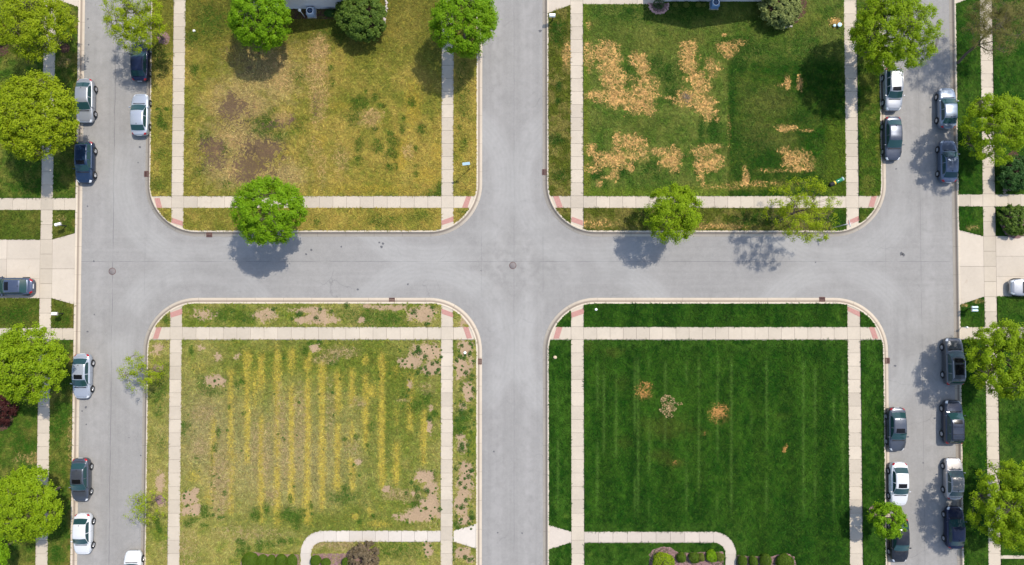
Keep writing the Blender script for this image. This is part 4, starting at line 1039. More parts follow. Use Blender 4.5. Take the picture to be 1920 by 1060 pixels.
# west side
tree('street_tree', 'big loose yellow-green tree at the top left corner over the sidewalk and a dark bush', 'tree', 62, 42, 76, 5.6, 'airy', 'yellow', (112, 78), 1, 1.0, sub=1, group='trees on the west side')
mulch_bed([(P(122 + 11 * math.cos(t), 90 + 10 * math.sin(t)).x, P(122 + 11 * math.cos(t), 90 + 10 * math.sin(t)).y) for t in np.linspace(0, 2 * math.pi, 13)[:-1]], .06, M['mulch_dark'])
tree('street_tree', 'largest yellow-green tree at the left edge, beside the parked silver sedan', 'tree', 62, 217, 84, 6.0, 'broad', 'yellow', (124, 250), 2, .95, group='trees on the west side')
tree('street_tree', 'bright lime tree covering the sidewalk just south of the west walk crossing', 'tree', 52, 686, 72, 5.2, 'broad', 'lime', (112, 680), 3, 1.0, group='trees on the west side')
tree('street_tree', 'lime green tree at the lower left, level with the dark grey sedan', 'tree', 52, 945, 70, 5.0, 'broad', 'lime', (112, 915), 4, 1.05, group='trees on the west side')
tree('street_tree', 'tree at the bottom left corner, only its leaf tips reaching into view', 'tree', -22, 1040, 40, 4.0, 'broad', 'bright', None, 5, group='trees on the west side')
# north-west block
tree('street_tree', 'open yellow-green tree overhanging the dark blue hatchback', 'tree', 255, 40, 64, 5.4, 'sparse', 'yellow', (307, 72), 6, 2.4, group='trees round the brown lawn', ring=.75)
tree('yard_tree', 'bright green tree left of the air conditioner on the brown lawn', 'tree', 488, 32, 62, 4.6, 'dense', 'bright', (500, 52), 7, group='trees round the brown lawn')
tree('street_tree', 'dense bright green tree at the top, covering sidewalk and kerb of the middle street', 'tree', 872, 36, 66, 5.4, 'dense', 'bright', (872, 74), 8, 1.05, group='trees round the brown lawn')
tree('street_tree', 'dense round bright green tree standing in the verge above the cross street, left half', 'tree', 504, 395, 64, 6.2, 'dense', 'bright', (545, 412), 9, 1.05, group='trees round the brown lawn')
# north-east block
tree('street_tree', 'round yellow-green tree in the verge below the straw-patched lawn', 'tree', 1262, 400, 55, 5.0, 'airy', 'lime', (1243, 412), 10, 1.5, group='trees round the straw-patched lawn')
tree('street_tree', 'half bare leaning tree with thin yellow-green leaves and visible branches by the street sign', 'tree', 1503, 393, 66, 5.3, 'wispy', 'yellow', (1460, 416), 11, 3.4, r0=.11, group='trees round the straw-patched lawn')
tree('street_tree', 'large spreading yellow-green tree above the silver wagon at the top right', 'tree', 1672, 60, 86, 6.2, 'airy', 'lime', (1616, 106), 12, 1.25, r0=.19, group='trees round the straw-patched lawn')
# east side
tree('street_tree', 'nearly bare brown-twigged tree leaning over the sidewalk at the top right corner', 'tree', 1872, 44, 66, 5.6, 'bare', 'bare', (1796, 118), 13, 3.6, r0=.15, group='trees on the east side')
tree('street_tree', 'yellow-green tree at the right edge beside the two blue-grey sedans', 'tree', 1873, 232, 68, 5.0, 'airy', 'lime', (1822, 250), 14, 1.4, group='trees on the east side')
tree('street_tree', 'wide lime green tree right of the grey off-roader with roof rails', 'tree', 1887, 677, 76, 5.0, 'airy', 'lime', (1826, 672), 15, 1.4, group='trees on the east side')
tree('street_tree', 'lime green tree in the lower right corner beside the navy sedan', 'tree', 1898, 948, 80, 5.2, 'airy', 'lime', (1828, 925), 16, 1.5, group='trees on the east side')
tree('young_tree', 'small round bright green tree over the trunk of the black sedan', 'tree', 1665, 975, 36, 3.4, 'dense', 'bright', (1638, 958), 17, group='young trees', ring=.55)
tree('young_tree', 'thin young tree leaning over the left kerb, upper of two beside the striped lawn', 'tree', 265, 697, 38, 2.9, 'wispy', 'yellow', (297, 690), 18, 2.4, r0=.05, group='young trees', ring=.55)
tree('young_tree', 'sparse young tree with few leaves, lower of two beside the striped lawn', 'tree', 267, 946, 37, 2.9, 'wispy', 'yellow', (300, 936), 19, 1.5, r0=.05, group='young trees', ring=.5)

# yard shrubs at the top
def arc_bed(cx, cy, rx, ry, a0, a1, n=16, extra=()):
    return [tuple(P(cx + rx * math.cos(t), cy + ry * math.sin(t)).xy) for t in np.linspace(a0, a1, n)] + [tuple(P(*e).xy) for e in extra]
mulch_bed(arc_bed(680, 12, 46, 46, 0, math.pi, 14, [(634, -10), (726, -10)][:0]), .06, M['mulch_dark'])
clump_shrub('juniper', 'big dark green juniper right of the air conditioner on the brown lawn', 'shrub', 676, 28, 50, 3.2, 'needle', 'juniper', 21)
mulch_bed(arc_bed(1472, 10, 42, 40, 0, 2 * math.pi, 20), .06, M['mulch_dark'])
clump_shrub('weeping_shrub', 'pale olive weeping shrub inside a curved stone edging', 'shrub', 1466, 14, 38, 2.0, 'needle', 'weeping', 22)
mulch_bed(arc_bed(1235, 6, 18, 20, 0, math.pi, 12), .06, M['mulch'])
bush('grassy_shrub', 'dark spiky little shrub in a pink mulch crescent by the driveway', 'shrub', 1235, 7, 11, 9, .8, 'pine', 23, ls=.22, aspect=.2, spiky=.6, rough=.2)
for i, (px, r) in enumerate(((1266, 5), (1287, 6), (1310, 6), (1320, 4))):
    bush('foundation_shrub', 'small dull shrub against the shaded house wall left of the blue air conditioner', 'shrub', px, 9, r, r * .8, .5, 'olive', 24 + i, ls=.08, group='shrubs along the shaded house wall')
mulch_bed([tuple(P(*p).xy) for p in ((530, 17.5), (640, 17.5), (640, 36), (532, 37))], .03, M['mulch_dark'])
bush('foundation_shrub', 'low dark green shrub in the shade right of the air conditioner on the brown lawn', 'shrub', 618, 24, 12, 7, .7, 'pine', 30, ls=.09)
# east edge
mulch_bed(arc_bed(1905, 318, 26, 37, math.pi * .1, math.pi * 1.5, 18, [(1925, 290), (1930, 345)][:0]), .05, M['mulch_dark'])
clump_shrub('evergreen_shrub', 'dark blue-green evergreen bush above the east walk at the right edge', 'shrub', 1910, 322, 34, 2.0, 'shrub', 'pine', 31, leafk=1.3)
mulch_bed(arc_bed(1904, 418, 29, 30, 0, 2 * math.pi, 20), .05, M['mulch'])
clump_shrub('evergreen_shrub', 'round dark green bush in a mulch ring above the east driveway', 'shrub', 1906, 414, 28, 1.5, 'needle', 'juniper', 32)
# west edge
mulch_bed(arc_bed(-4, 84, 26, 24, 0, 2 * math.pi, 18), .05, M['mulch_dark'])
bush('dark_shrub', 'dark purple shrub peeping in under the top left tree', 'shrub', -2, 62, 14, 18, 1.4, 'red', 33, ls=.14, rough=.2)
mulch_bed(arc_bed(-2, 776, 30, 34, 0, 2 * math.pi, 20), .05, M['mulch_dark'])
clump_shrub('red_shrub', 'dark red leaved bush at the left edge below the lime tree', 'shrub', -2, 772, 29, 1.7, 'shrub', 'red', 34)

# front beds of the two southern houses
Wp = lambda L: [tuple(P(*p).xy) for p in L]
mulch_bed(Wp([(448, 1066), (452, 1048), (462, 1038), (478, 1034), (500, 1039), (540, 1039), (563, 1039), (563.5, 1066)]), .05)
mulch_bed(Wp([(586, 1066), (586, 1039), (610, 1038), (650, 1037), (660, 1026), (682, 1022), (702, 1030), (711, 1046), (712, 1066)]), .05)
mulch_bed(Wp([(1216, 1066), (1216, 1040), (1224, 1029), (1242, 1024), (1258, 1027), (1272, 1036), (1300, 1036), (1357, 1034), (1357.5, 1066)]), .05)
mulch_bed(Wp([(1381, 1066), (1381, 1041), (1396, 1043), (1420, 1043), (1446, 1043), (1462, 1039), (1478, 1037), (1490, 1044), (1495, 1066)]), .05)
HG = 'clipped box hedges in the left front bed'
for i, (px, py, rx, ry, lab) in enumerate(((468, 1055, 15, 18, 'largest clipped box ball at the left end of the left front bed'),
        (491, 1056, 11, 15, 'second clipped box shrub from the left end of the left front bed'),
        (507, 1056, 9, 14, 'middle clipped box shrub of the five left of the left front path'),
        (526, 1055, 11, 15, 'fourth clipped box shrub from the left, next to the last before the left front path'),
        (546, 1056, 11, 15, 'clipped box shrub nearest the left side of the left front path'),
        (591, 1052, 10, 10, 'clipped box shrub just right of the left front path'),
        (610, 1056, 9, 7, 'low clipped box shrub second to the right of the left front path'),
        (649, 1055, 9, 8, 'dark clipped box shrub touching the purple-brown bush'))):
    bush('box_shrub', lab, 'shrub', px, py, rx, ry, 1.0, 'box', 40 + i, ls=.075, rough=.09, group=HG)
clump_shrub('brown_bush', 'round purple-brown twiggy bush at the right end of the left front bed', 'shrub', 681, 1046, 29, 1.4, 'needle', 'purple', 50, leafk=.55)
bush('golden_bush', 'bright yellow-green bush at the left end of the right front bed', 'shrub', 1244, 1056, 21, 20, 1.3, 'gold', 51, ls=.15, rough=.12, spiky=.2, aspect=.4)
for i, (px, py, r, mt, lab) in enumerate(((1278, 1046, 9, 'box', 'small dark shrub right of the golden bush'),
        (1302, 1047, 11, 'box', 'mid green shrub in the middle of the right front bed'),
        (1315, 1046, 7, 'olive', 'reddish olive shrub between two green ones in the right front bed'),
        (1333, 1044, 11, 'bright', 'light green shrub near the right front path'),
        (1349, 1045, 8, 'olive', 'small olive shrub nearest the left side of the right front path'))):
    bush('bed_shrub', lab, 'shrub', px, py, r, r, .8, mt, 60 + i, ls=.09, rough=.22, group='shrubs in the right front bed')
for i, (px, py, rx, ry, lab) in enumerate(((1393, 1054, 8, 11, 'box ball just right of the right front path'), (1413, 1054, 8, 11, 'middle box ball of the three right of the right front path'),
        (1436, 1053, 11, 12, 'third box ball right of the right front path, before the large one'), (1473, 1056, 17, 16, 'largest box ball at the right end of the right front bed'))):
    bush('box_shrub', lab, 'shrub', px, py, rx, ry, 1.0, 'box', 70 + i, ls=.085, rough=.11, group='box balls at the right end of the right front bed')
# ------------------------------------------------------------------ cars
def paint(name, col, metal=.35, rough=.32):
    T = NT('paint_' + name)
    g = T.n('ShaderNodeTexCoord').outputs['Object']
    n = T.noise(3, 4, .6, .5, g); dn = T.noise(60, 2, .6, 0, g)
    c = T.mix(T.math('MULTIPLY', T.smooth(.5, .75, n), .05), col, (.35, .31, .25, 1))      # road dust
    return T.bsdf(c, T.math('MULTIPLY_ADD', n, .2, rough - .1), metal, .5, Coat_Weight=.35, Coat_Roughness=.06)
PT = {
 'navy': paint('navy', (.006, .012, .042, 1)), 'darkblue': paint('dark_blue', (.012, .03, .07, 1)),
 'silver': paint('silver', (.30, .315, .34, 1), .45, .35), 'silver_blue': paint('pale_silver', (.35, .38, .43, 1), .35, .35),
 'white': paint('white', (.52, .53, .545, 1), .0, .3), 'grey': paint('dark_grey', (.078, .088, .108, 1), .55),
 'slate': paint('slate_grey', (.058, .068, .092, 1), .55), 'bluegrey': paint('blue_grey', (.10, .13, .19, 1), .5),
 'palebluegrey': paint('pale_blue_grey', (.17, .21, .27, 1), .5), 'steel': paint('steel_blue', (.07, .09, .14, 1), .5),
 'black': paint('black', (.012, .013, .016, 1), .3), 'beige': paint('silver_beige', (.36, .335, .325, 1), .45, .35),
 'suvgrey': paint('gun_grey', (.10, .105, .115, 1), .55), 'suvnavy': paint('ink_blue_grey', (.034, .042, .062, 1), .5),
}
def crv(xs, keys):
    """smooth interpolation of rows of keys (first column = position, descending)"""
    K = np.array(keys, float); t = K[:, 0]; o = np.argsort(t); t = t[o]; V = K[o, 1:]
    m = np.gradient(V, t, axis=0)
    # limit tangents a little
    i = np.clip(np.searchsorted(t, xs) - 1, 0, len(t) - 2); h = (t[i + 1] - t[i]); s = ((xs - t[i]) / h)[:, None]
    h = h[:, None]
    h00 = 2 * s ** 3 - 3 * s ** 2 + 1; h10 = s ** 3 - 2 * s ** 2 + s; h01 = -2 * s ** 3 + 3 * s ** 2; h11 = s ** 3 - s ** 2
    return h00 * V[i] + h10 * h * m[i] + h01 * V[i + 1] + h11 * h * m[i + 1]

HULL = {   # y, half width, top (centre), shoulder z, bottom z
 'sedan': [(2.38, .36, .60, .55, .34), (2.335, .54, .67, .60, .26), (2.18, .72, .74, .66, .22), (1.9, .84, .81, .73, .20), (1.4, .905, .89, .81, .20), (.95, .91, .945, .86, .20), (.2, .915, .95, .88, .20), (-.8, .915, .96, .89, .20), (-1.5, .905, .985, .91, .21), (-1.95, .855, .99, .91, .24), (-2.2, .75, .955, .87, .29), (-2.34, .58, .88, .80, .36), (-2.38, .42, .80, .74, .42)],
 'suv': [(2.33, .44, .72, .66, .36), (2.28, .61, .80, .72, .28), (2.12, .77, .90, .80, .25), (1.85, .87, .97, .87, .24), (1.4, .92, 1.03, .94, .24), (.95, .925, 1.07, .98, .24), (.2, .93, 1.08, 1.0, .24), (-.8, .93, 1.09, 1.01, .24), (-1.6, .925, 1.10, 1.02, .25), (-2.0, .905, 1.10, 1.02, .28), (-2.22, .86, 1.06, .98, .33), (-2.31, .78, .98, .90, .40), (-2.34, .70, .88, .82, .46)],
}
CAB = {    # y, edge half width, edge z, crown rise
 'sedan': [(1.14, .79, .945, .02), (.74, .745, 1.14, .035), (.32, .69, 1.345, .045), (.05, .67, 1.40, .05), (-.45, .66, 1.415, .052), (-.95, .655, 1.40, .052), (-1.26, .655, 1.355, .05), (-1.62, .69, 1.17, .04), (-1.98, .74, .985, .02)],
 'suv': [(1.14, .77, 1.05, .02), (.80, .72, 1.26, .03), (.46, .685, 1.49, .045), (.15, .67, 1.58, .05), (-.7, .65, 1.60, .05), (-1.5, .64, 1.585, .05), (-1.85, .65, 1.52, .045), (-2.08, .71, 1.26, .03), (-2.2, .76, 1.07, .02)],
}
ROOF = {'sedan': (.32, -1.26), 'suv': (.46, -1.85)}
def car(name, label, px, py, heading, kind='sedan', col='silver', L=4.72, W=1.82, sunroof=False, rails=False, z=-.12, group='cars parked along the kerbs', cat='car', Hs=1.0, glassback=None):
    """heading: 'N','S','E','W' = the way the nose points"""
    rz = {'N': 0, 'S': math.pi, 'W': math.pi / 2, 'E': -math.pi / 2}[heading] + random.Random(int(px * 7 + py)).uniform(-.012, .012)
    c = P(px, py, .8)
    root = thing(name, label, cat, (c.x, c.y, z), rz, group)
    sy, sx = L / (2 * 2.38 if kind == 'sedan' else 2 * 2.335), W / (1.83 if kind == 'sedan' else 1.86)
    scl = np.array([sx, sy, Hs])
    body_m = PT[col]
    # hull
    key = HULL[kind]; ymax, ymin = key[0][0], key[-1][0]
    ys_ = np.concatenate([np.linspace(ymax, ymax - .5, 12), np.linspace(ymax - .58, ymin + .58, 26), np.linspace(ymin + .5, ymin, 12)])
    hk = crv(ys_, key)
    prof = []
    for (hw, zt, zs, zb), y in zip(hk, ys_):
        half = [(0, zt), (.30 * hw, zt - .003), (.58 * hw, zt - .012), (.78 * hw, zt - .03), (.90 * hw, zs + .30 * (zt - zs)), (.965 * hw, zs - .01), (.995 * hw, zs - .09), (1.0 * hw, (zs + zb) * .5 + .04), (.985 * hw, zb + .14), (.95 * hw, zb + .02), (.86 * hw, zb), (0, zb)]
        ring = [(a, y, b) for a, b in half] + [(-a, y, b) for a, b in half[-2:0:-1]]
        prof.append(ring)
    PR = np.array(prof) * scl; n, k, _ = PR.shape
    mb = MB()
    fs = [[i * k + j, i * k + (j + 1) % k, (i + 1) * k + (j + 1) % k, (i + 1) * k + j] for i in range(n - 1) for j in range(k)]
    mb.add(PR.reshape(-1, 3), [f[::-1] for f in fs], 0, True)
    mb.add(PR[0], [list(range(k))]); mb.add(PR[-1], [list(range(k - 1, -1, -1))])
    # cabin shell
    ck = CAB[kind]; y0, y1 = ck[0][0], ck[-1][0]
    yc = np.linspace(y0, y1, 40); cv = crv(yc, ck)
    belt_hw, belt_z = (.80, .90) if kind == 'sedan' else (.82, 1.02)
    S_ = np.linspace(-1, 1, 13)
    bow = lambda y: np.where(y > .0, .10, .06 if kind == 'sedan' else .03) * np.sign(y + .3)
    CB = []
    for (ew, ez, cr), y in zip(cv, yc):
        row = [(-belt_hw, y, belt_z)]
        for s in S_:
            fr = abs(y - (ROOF[kind][0] + ROOF[kind][1]) / 2) / 1.3
            yy = y - float(bow(y)) * s * s * min(1, fr ** 2)
            row.append((s * ew, yy, ez + cr * (1 - s * s)))
        row.append((belt_hw, y, belt_z)); CB.append(row)
    CB = np.array(CB) * scl
    n2, k2, _ = CB.shape
    fs = [[i * k2 + j, (i + 1) * k2 + j, (i + 1) * k2 + j + 1, i * k2 + j + 1] for i in range(n2 - 1) for j in range(k2 - 1)]
    mb.add(CB.reshape(-1, 3), fs, 0, True)
    mb.add(CB[0], [list(range(k2))]); mb.add(CB[-1], [list(range(k2))[::-1]])
    yk = lambda y: int(np.argmin(np.abs(ys_ - y)))
    # shut lines of the doors and the bonnet
    for s in (-1, 1):
        for yy in (.78, -.30, -1.22):
            i_ = yk(yy); a = PR[i_]
            jj = [5, 6, 7, 8] if s > 0 else [17, 16, 15, 14]
            pts = [Vector(a[j]) + Vector((s * .004, 0, 0)) for j in jj]
            mb.tube(pts, .006, 4, 1)
    i_ = yk(ymin + .62 if kind == 'sedan' else ymin + .2)
    mb.tube([Vector(PR[i_][j]) + Vector((0, 0, .002)) for j in (18, 19, 20, 21, 0, 1, 2, 3, 4)], .006, 4, 1)
    i_ = yk(ymax - .22)
    mb.tube([Vector(PR[i_][j]) + Vector((0, 0, .002)) for j in (18, 19, 20, 21, 0, 1, 2, 3, 4)], .006, 4, 1)
    for s in (-1, 1): mb.tube([Vector(PR[i][4 if s > 0 else 18]) + Vector((0, 0, .002)) for i in range(yk(ymax - .22), yk(1.2), 2)], .005, 4, 1)
    body = mb.build('body', [body_m, M['dark']], root)
    def patch(name_, G, i0, i1, j0, j1, mat, off=.008, parent=root):
        """a panel lying just proud of the surface grid G"""
        sub_ = G[i0:i1 + 1, j0:j1 + 1]
        du = np.gradient(sub_, axis=0); dv = np.gradient(sub_, axis=1)
        nn = nrm(np.cross(du, dv))
        cen = np.array([0, 0, .6 * Hs])
        sgn = np.sign(((sub_ - cen) * nn).sum()); nn = nn * (sgn if sgn else 1)
        Vp = sub_ + nn * off
        a, b, _ = Vp.shape
        f = [[i * b + j, i * b + j + 1, (i + 1) * b + j + 1, (i + 1) * b + j] for i in range(a - 1) for j in range(b - 1)]
        if sgn < 0: f = f
        else: f = [q[::-1] for q in f]
        me = mesh_np(name_, Vp.reshape(-1, 3), f, mat, True)
        return obj(name_, me, parent)
    # fine resampled cabin grid for the glass
    yi = lambda y: int(np.argmin(np.abs(yc - y)))
    rf, rr = ROOF[kind]
    patch('windscreen', CB, yi(y0 - .06), yi(rf + .03), 1, k2 - 2, M['glass'])
    patch('rear_window', CB, yi(rr - .06), yi(y1 + (.10 if kind == 'sedan' else .06)), 1, k2 - 2, M['glass'])
    # side windows: ruled surface from belt to roof edge
    for sd_ in (-1, 1):
        j_e = 1 if sd_ < 0 else k2 - 2; j_b = 0 if sd_ < 0 else k2 - 1
        E_ = CB[:, j_e]; B_ = CB[:, j_b]
        tt = np.linspace(.10, .88, 6)
        G = B_[:, None] * (1 - tt)[None, :, None] + E_[:, None] * tt[None, :, None]
        spans = ((.78, -.22), (-.30, -1.50)) if kind == 'sedan' else ((.78, -.12), (-.20, -1.12), (-1.2, -1.92))
        for a, b in spans: patch('side_window', G, yi(a), yi(b), 0, 5, M['glass'], .007)
    # lamps, grille, plates from the hull grid
    PX = np.concatenate([PR[:, 13:], PR[:, :10]], 1) if False else PR
    yk = lambda y: int(np.argmin(np.abs(ys_ - y)))
    for (j0, j1) in ((3, 6), (16, 19)):
        patch('headlight', PR, yk(ymax - .06), yk(ymax - .34), j0, j1, M['lens'], .006)
        patch('tail_light', PR, yk(ymin + .26), yk(ymin + .03), j0, j1, M['red'], .006)
    g = MB(); g.box((0, (ymax - .03) * sy, .47 * Hs), (.9 * sx, .06, .16), bev=.02); g.build('grille', M['dark'], root)
    g = MB(); g.box((0, (ymin - .012) * sy, .72 * Hs), (.5 * sx, .03, .11)); g.build('licence_plate', M['plate'], root)
    # dark cowl under the windscreen
    g = MB(); g.box((0, (y0 + .02) * sy, (belt_z + .058) * Hs), (1.26 * sx, .09, .02), bev=.006); g.build('wiper_cowl', M['dark'], root)
    for s in (-1, 1):
        g = MB(); zz = (belt_z + .08) * Hs
        g.box((s * .985 * sx, .76 * sy, zz), (.20, .10, .14), bev=.03, rz=s * -.15)
        g.tube([(s * .86 * sx, .80 * sy, zz - .03), (s * .93 * sx, .78 * sy, zz)], .025, 5)
        g.build('wing_mirror', body_m, root)
    wb = 1.38 * sy
    rad = .325 if kind == 'sedan' else .36
    for yy in (wb, -wb * .98):
        for s in (-1, 1):
            whl = MB(); wx = s * (.835 * sx)
            whl.lathe([(rad * .62, -.10), (rad * .95, -.10), (rad, -.06), (rad, .06), (rad * .95, .10), (rad * .62, .10), (rad * .62, -.10)], (wx, yy, rad), 22, 0, 'X')
            wo_ = whl.build('wheel', M['dark'], root)
            rm = MB()
            rm.lathe([(0.001, .092), (rad * .2, .096), (rad * .24, .07), (rad * .62, .075), (rad * .66, .098), (rad * .70, .098)] if s > 0 else [(0.001, -.092), (rad * .2, -.096), (rad * .24, -.07), (rad * .62, -.075), (rad * .66, -.098), (rad * .70, -.098)], (wx, yy, rad), 20, 0, 'X')
            for q in range(5):
                t = 2 * math.pi * q / 5 + .3
                rm.box((wx + s * .082, yy + rad * .40 * math.cos(t), rad + rad * .40 * math.sin(t)), (.022, rad * .46, .07), rot=Matrix.Rotation(t, 3, 'X'))
            rm.build('rim', M['chrome'], wo_)
            ar = MB()
            t0 = [math.pi * i / 14 for i in range(15)]
            xo = s * (.918 if kind == 'sedan' else .934) * sx
            pts = [(xo, yy + (rad + .06) * math.cos(t), rad + (rad + .05) * math.sin(t)) for t in t0] + [(xo, yy - (rad + .06), .2), (xo, yy + (rad + .06), .2)]
            pin = [(s * .80 * sx, p[1], p[2]) for p in pts]
            m_ = len(pts)
            ar.add(pts + pin, [list(range(m_))] + [[i, (i + 1) % m_, m_ + (i + 1) % m_, m_ + i] for i in range(m_)])
            ar.build('wheel_arch', M['dark'], root)
            # the tyre stands a finger proud of the arch
            for ch in (wo_,): ch.location = (s * .055, 0, 0)
    if sunroof:
        a, b = (rf - .10, rf - .56)
        patch('sunroof', CB, yi(a), yi(b), 3, k2 - 4, M['sunroof'], .010)
        if kind == 'suv' and sunroof == 2: patch('sunroof', CB, yi(rf - .70), yi(rf - 1.7), 3, k2 - 4, M['sunroof'], .010)
    if rails:
        for s in (-1, 1):
            g = MB(); xr_ = s * .60 * sx; zt = 1.66 * Hs
            g.tube([(xr_, .15, zt - .07), (xr_, .05, zt), (xr_, -1.6, zt - .005), (xr_, -1.72, zt - .08)], .022, 6); g.build('roof_rail', M['chrome'] if rails == 1 else M['dark'], root)
        if rails == 2:
            for yy in (-.35, -1.15):
                g = MB(); g.tube([(-.60 * sx, yy, 1.665 * Hs), (.60 * sx, yy, 1.665 * Hs)], .018, 6); g.build('cross_bar', M['dark'], root)
    g = MB(); g.box((0, (rr + .05) * sy, (1.455 if kind == 'sedan' else 1.66) * Hs), (.05, .13, .05), bev=.015); g.build('roof_aerial', M['dark'], root)
    return root

PK = 'parked_car'
# west street
car(PK, 'dark navy hatchback half under the yellow-green tree on the left street', 260.5, 114, 'N', 'sedan', 'navy', 4.3, 1.8)
car(PK, 'silver sedan touching the largest tree at the left edge, north of the dark blue car', 157, 188, 'S', 'sedan', 'silver', 4.72)
car(PK, 'pale silver sedan without sunroof, parked alone by the kerb of the brown lawn', 260.5, 214, 'N', 'sedan', 'silver_blue', 4.5)
car('parked_suv', 'dark blue car with sunroof behind the silver sedan at the left edge', 156.5, 304, 'S', 'suv', 'darkblue', 4.45, 1.82, sunroof=1, Hs=.93)
car(PK, 'dark grey sedan with its nose out of the picture on the west driveway', 19.5, 537, 'W', 'sedan', 'steel', 4.75, sunroof=1, z=0.0, group=None)
car(PK, 'silver sedan with black sunroof beside the lime tree on the left street', 151.5, 706, 'S', 'sedan', 'silver_blue', 4.78, sunroof=1)
car(PK, 'dark grey sedan with sunroof, in front of the white sedan on the left street', 148.5, 901, 'S', 'sedan', 'grey', 4.6, sunroof=1)
car(PK, 'white sedan by the left kerb near the bottom of the left street', 152.5, 1003, 'S', 'sedan', 'white', 4.35)
car(PK, 'white car cut off by the bottom edge, on the right side of the left street', 246.5, 1075, 'N', 'sedan', 'white', 4.5)
# east street
car('parked_wagon', 'silver wagon with sunroof half under the large tree at the top right', 1676.5, 167, 'S', 'suv', 'silver', 4.6, 1.84, sunroof=1, rails=1, Hs=.95)
car(PK, 'charcoal sedan behind the silver wagon at the top right', 1676, 259, 'S', 'sedan', 'slate', 4.72)
car(PK, 'pale blue-grey sedan, upper of two by the right kerb at the top right', 1778.5, 202, 'N', 'sedan', 'palebluegrey', 4.4)
car(PK, 'blue-grey sedan dappled by tree shade, lower of two at the top right', 1780.5, 302, 'N', 'sedan', 'bluegrey', 4.55)
car('parked_suv', 'grey off-roader with roof rails and glass roof beside the wide lime tree', 1790, 678, 'N', 'suv', 'suvgrey', 5.0, 1.92, sunroof=2, rails=1, Hs=1.04)
car('parked_suv', 'dark blue-grey off-roader with roof bars south of the grey one', 1788.5, 792, 'N', 'suv', 'suvnavy', 4.6, 1.88, sunroof=1, rails=2, Hs=1.04)
car(PK, 'dark grey sedan with sunroof north of the white sedan, left kerb of the right street', 1684, 806, 'S', 'sedan', 'grey', 4.65, sunroof=1)
car(PK, 'white sedan with sunroof by the left kerb of the right street', 1688, 909, 'S', 'sedan', 'white', 4.6, sunroof=1)
car(PK, 'silver-beige sedan with tree shade on its roof, right kerb near the bottom', 1791, 899, 'N', 'sedan', 'beige', 4.35)
car(PK, 'navy blue sedan south of the silver-beige one at the lower right', 1793, 991, 'N', 'sedan', 'navy', 4.4, 1.86)
car(PK, 'black sedan with its tail under the small round tree at the lower right', 1689, 1014, 'S', 'sedan', 'black', 4.75)
car('parked_van', 'silver car with only its front in view on the east driveway', 1936, 539, 'W', 'suv', 'silver', 4.6, 1.82, z=0.0, group=None, Hs=.98)
# ------------------------------------------------------------------ houses
def siding(name, col):
    T = NT(name); pos = T.n('ShaderNodeNewGeometry').outputs['Position']
    zc = T.n('ShaderNodeSeparateXYZ', None, Vector=pos).outputs[2]
    fr = T.math('FRACT', T.math('DIVIDE', zc, .16))
    c = val_mul(T, col, T.math('MULTIPLY_ADD', T.noise(1.2, 4, .6, .3, pos), .2, .9))
    c = T.mix(T.math('MULTIPLY', T.math('LESS_THAN', fr, .10), .35), c, (.2, .19, .19, 1))
    return T.bsdf(c, .7, bump=fr, bstr=.4, bdist=.02)
def shingle():
    T = NT('roof_shingles'); pos = T.n('ShaderNodeNewGeometry').outputs['Position']
    br = T.n('ShaderNodeTexBrick', None, Vector=pos, Color1=(.10, .09, .085, 1), Color2=(.16, .145, .13, 1), Mortar=(.05, .045, .04, 1), Scale=2.2)
    return T.bsdf(br.outputs[0], .9, spec=.2)
M['siding_a'] = siding('pale_lilac_siding', (.62, .60, .62, 1)); M['siding_b'] = siding('pale_grey_siding', (.66, .65, .66, 1)); M['shingle'] = shingle()
M['win'] = NT('window_glass').bsdf((.02, .03, .035, 1), .05, spec=.6)
def house(label, x0, x1, y, eave, apex, depth, ms):
    """gable end faces south; x0,x1 = eaves"""
    o = thing('house', label, 'house', ((x0 + x1) / 2, y, 0), 0, 'houses at the top edge')
    hw = (x1 - x0) / 2; iw = hw - .38; xm = 0
    ziw = eave + (apex - eave) * (.38 / hw)
    mb = MB()
    f = [(-iw, 0, -.2), (iw, 0, -.2), (iw, 0, ziw - .1), (0, 0, apex - .14), (-iw, 0, ziw - .1)]
    b = [(p[0], depth, p[2]) for p in f]
    mb.add(f + b, [[0, 1, 2, 3, 4], [9, 8, 7, 6, 5], [0, 5, 6, 1], [1, 6, 7, 2], [4, 9, 5, 0]])
    wall = mb.build('wall', ms, o)
    mb = MB(); t = .16
    for s in (-1, 1):
        q = [(0, -.08, apex), (s * hw, -.08, eave), (s * hw, depth + .3, eave), (0, depth + .3, apex)]
        mb.add(q + [(p[0], p[1], p[2] - t) for p in q], [[0, 1, 2, 3], [7, 6, 5, 4], [0, 4, 5, 1], [1, 5, 6, 2], [2, 6, 7, 3]] if s < 0 else [[3, 2, 1, 0], [4, 5, 6, 7], [1, 5, 4, 0], [2, 6, 5, 1], [3, 7, 6, 2]])
    mb.build('roof', M['shingle'], o)
    for wy in (depth * .3, depth * .7):
        wx = iw; wz = 1.6; m2 = MB(); m2.box((wx + .01, wy, wz), (.05, 1.2, 1.4)); w_ = m2.build('window', M['win'], o)
        m2 = MB()
        for a in (-.64, .64): m2.box((wx + .03, wy + a, wz), (.07, .08, 1.56))
        for a in (-.74, .74): m2.box((wx + .03, wy, wz + a), (.07, 1.2, .08))
        m2.box((wx + .03, wy, wz), (.06, 1.2, .05)); m2.build('frame', M['white'], w_)
    return o
house('pale house wall behind the air conditioner and juniper of the brown lawn', XX(466, 17), XX(664, 17), YY(17.5), 4.4, 6.9, 13, M['siding_a'])
house('pale house wall behind the air conditioner and foundation shrubs of the straw-patched lawn', XX(1239, 4), XX(1449, 4), YY(3.5), 4.6, 7.0, 13, M['siding_b'])

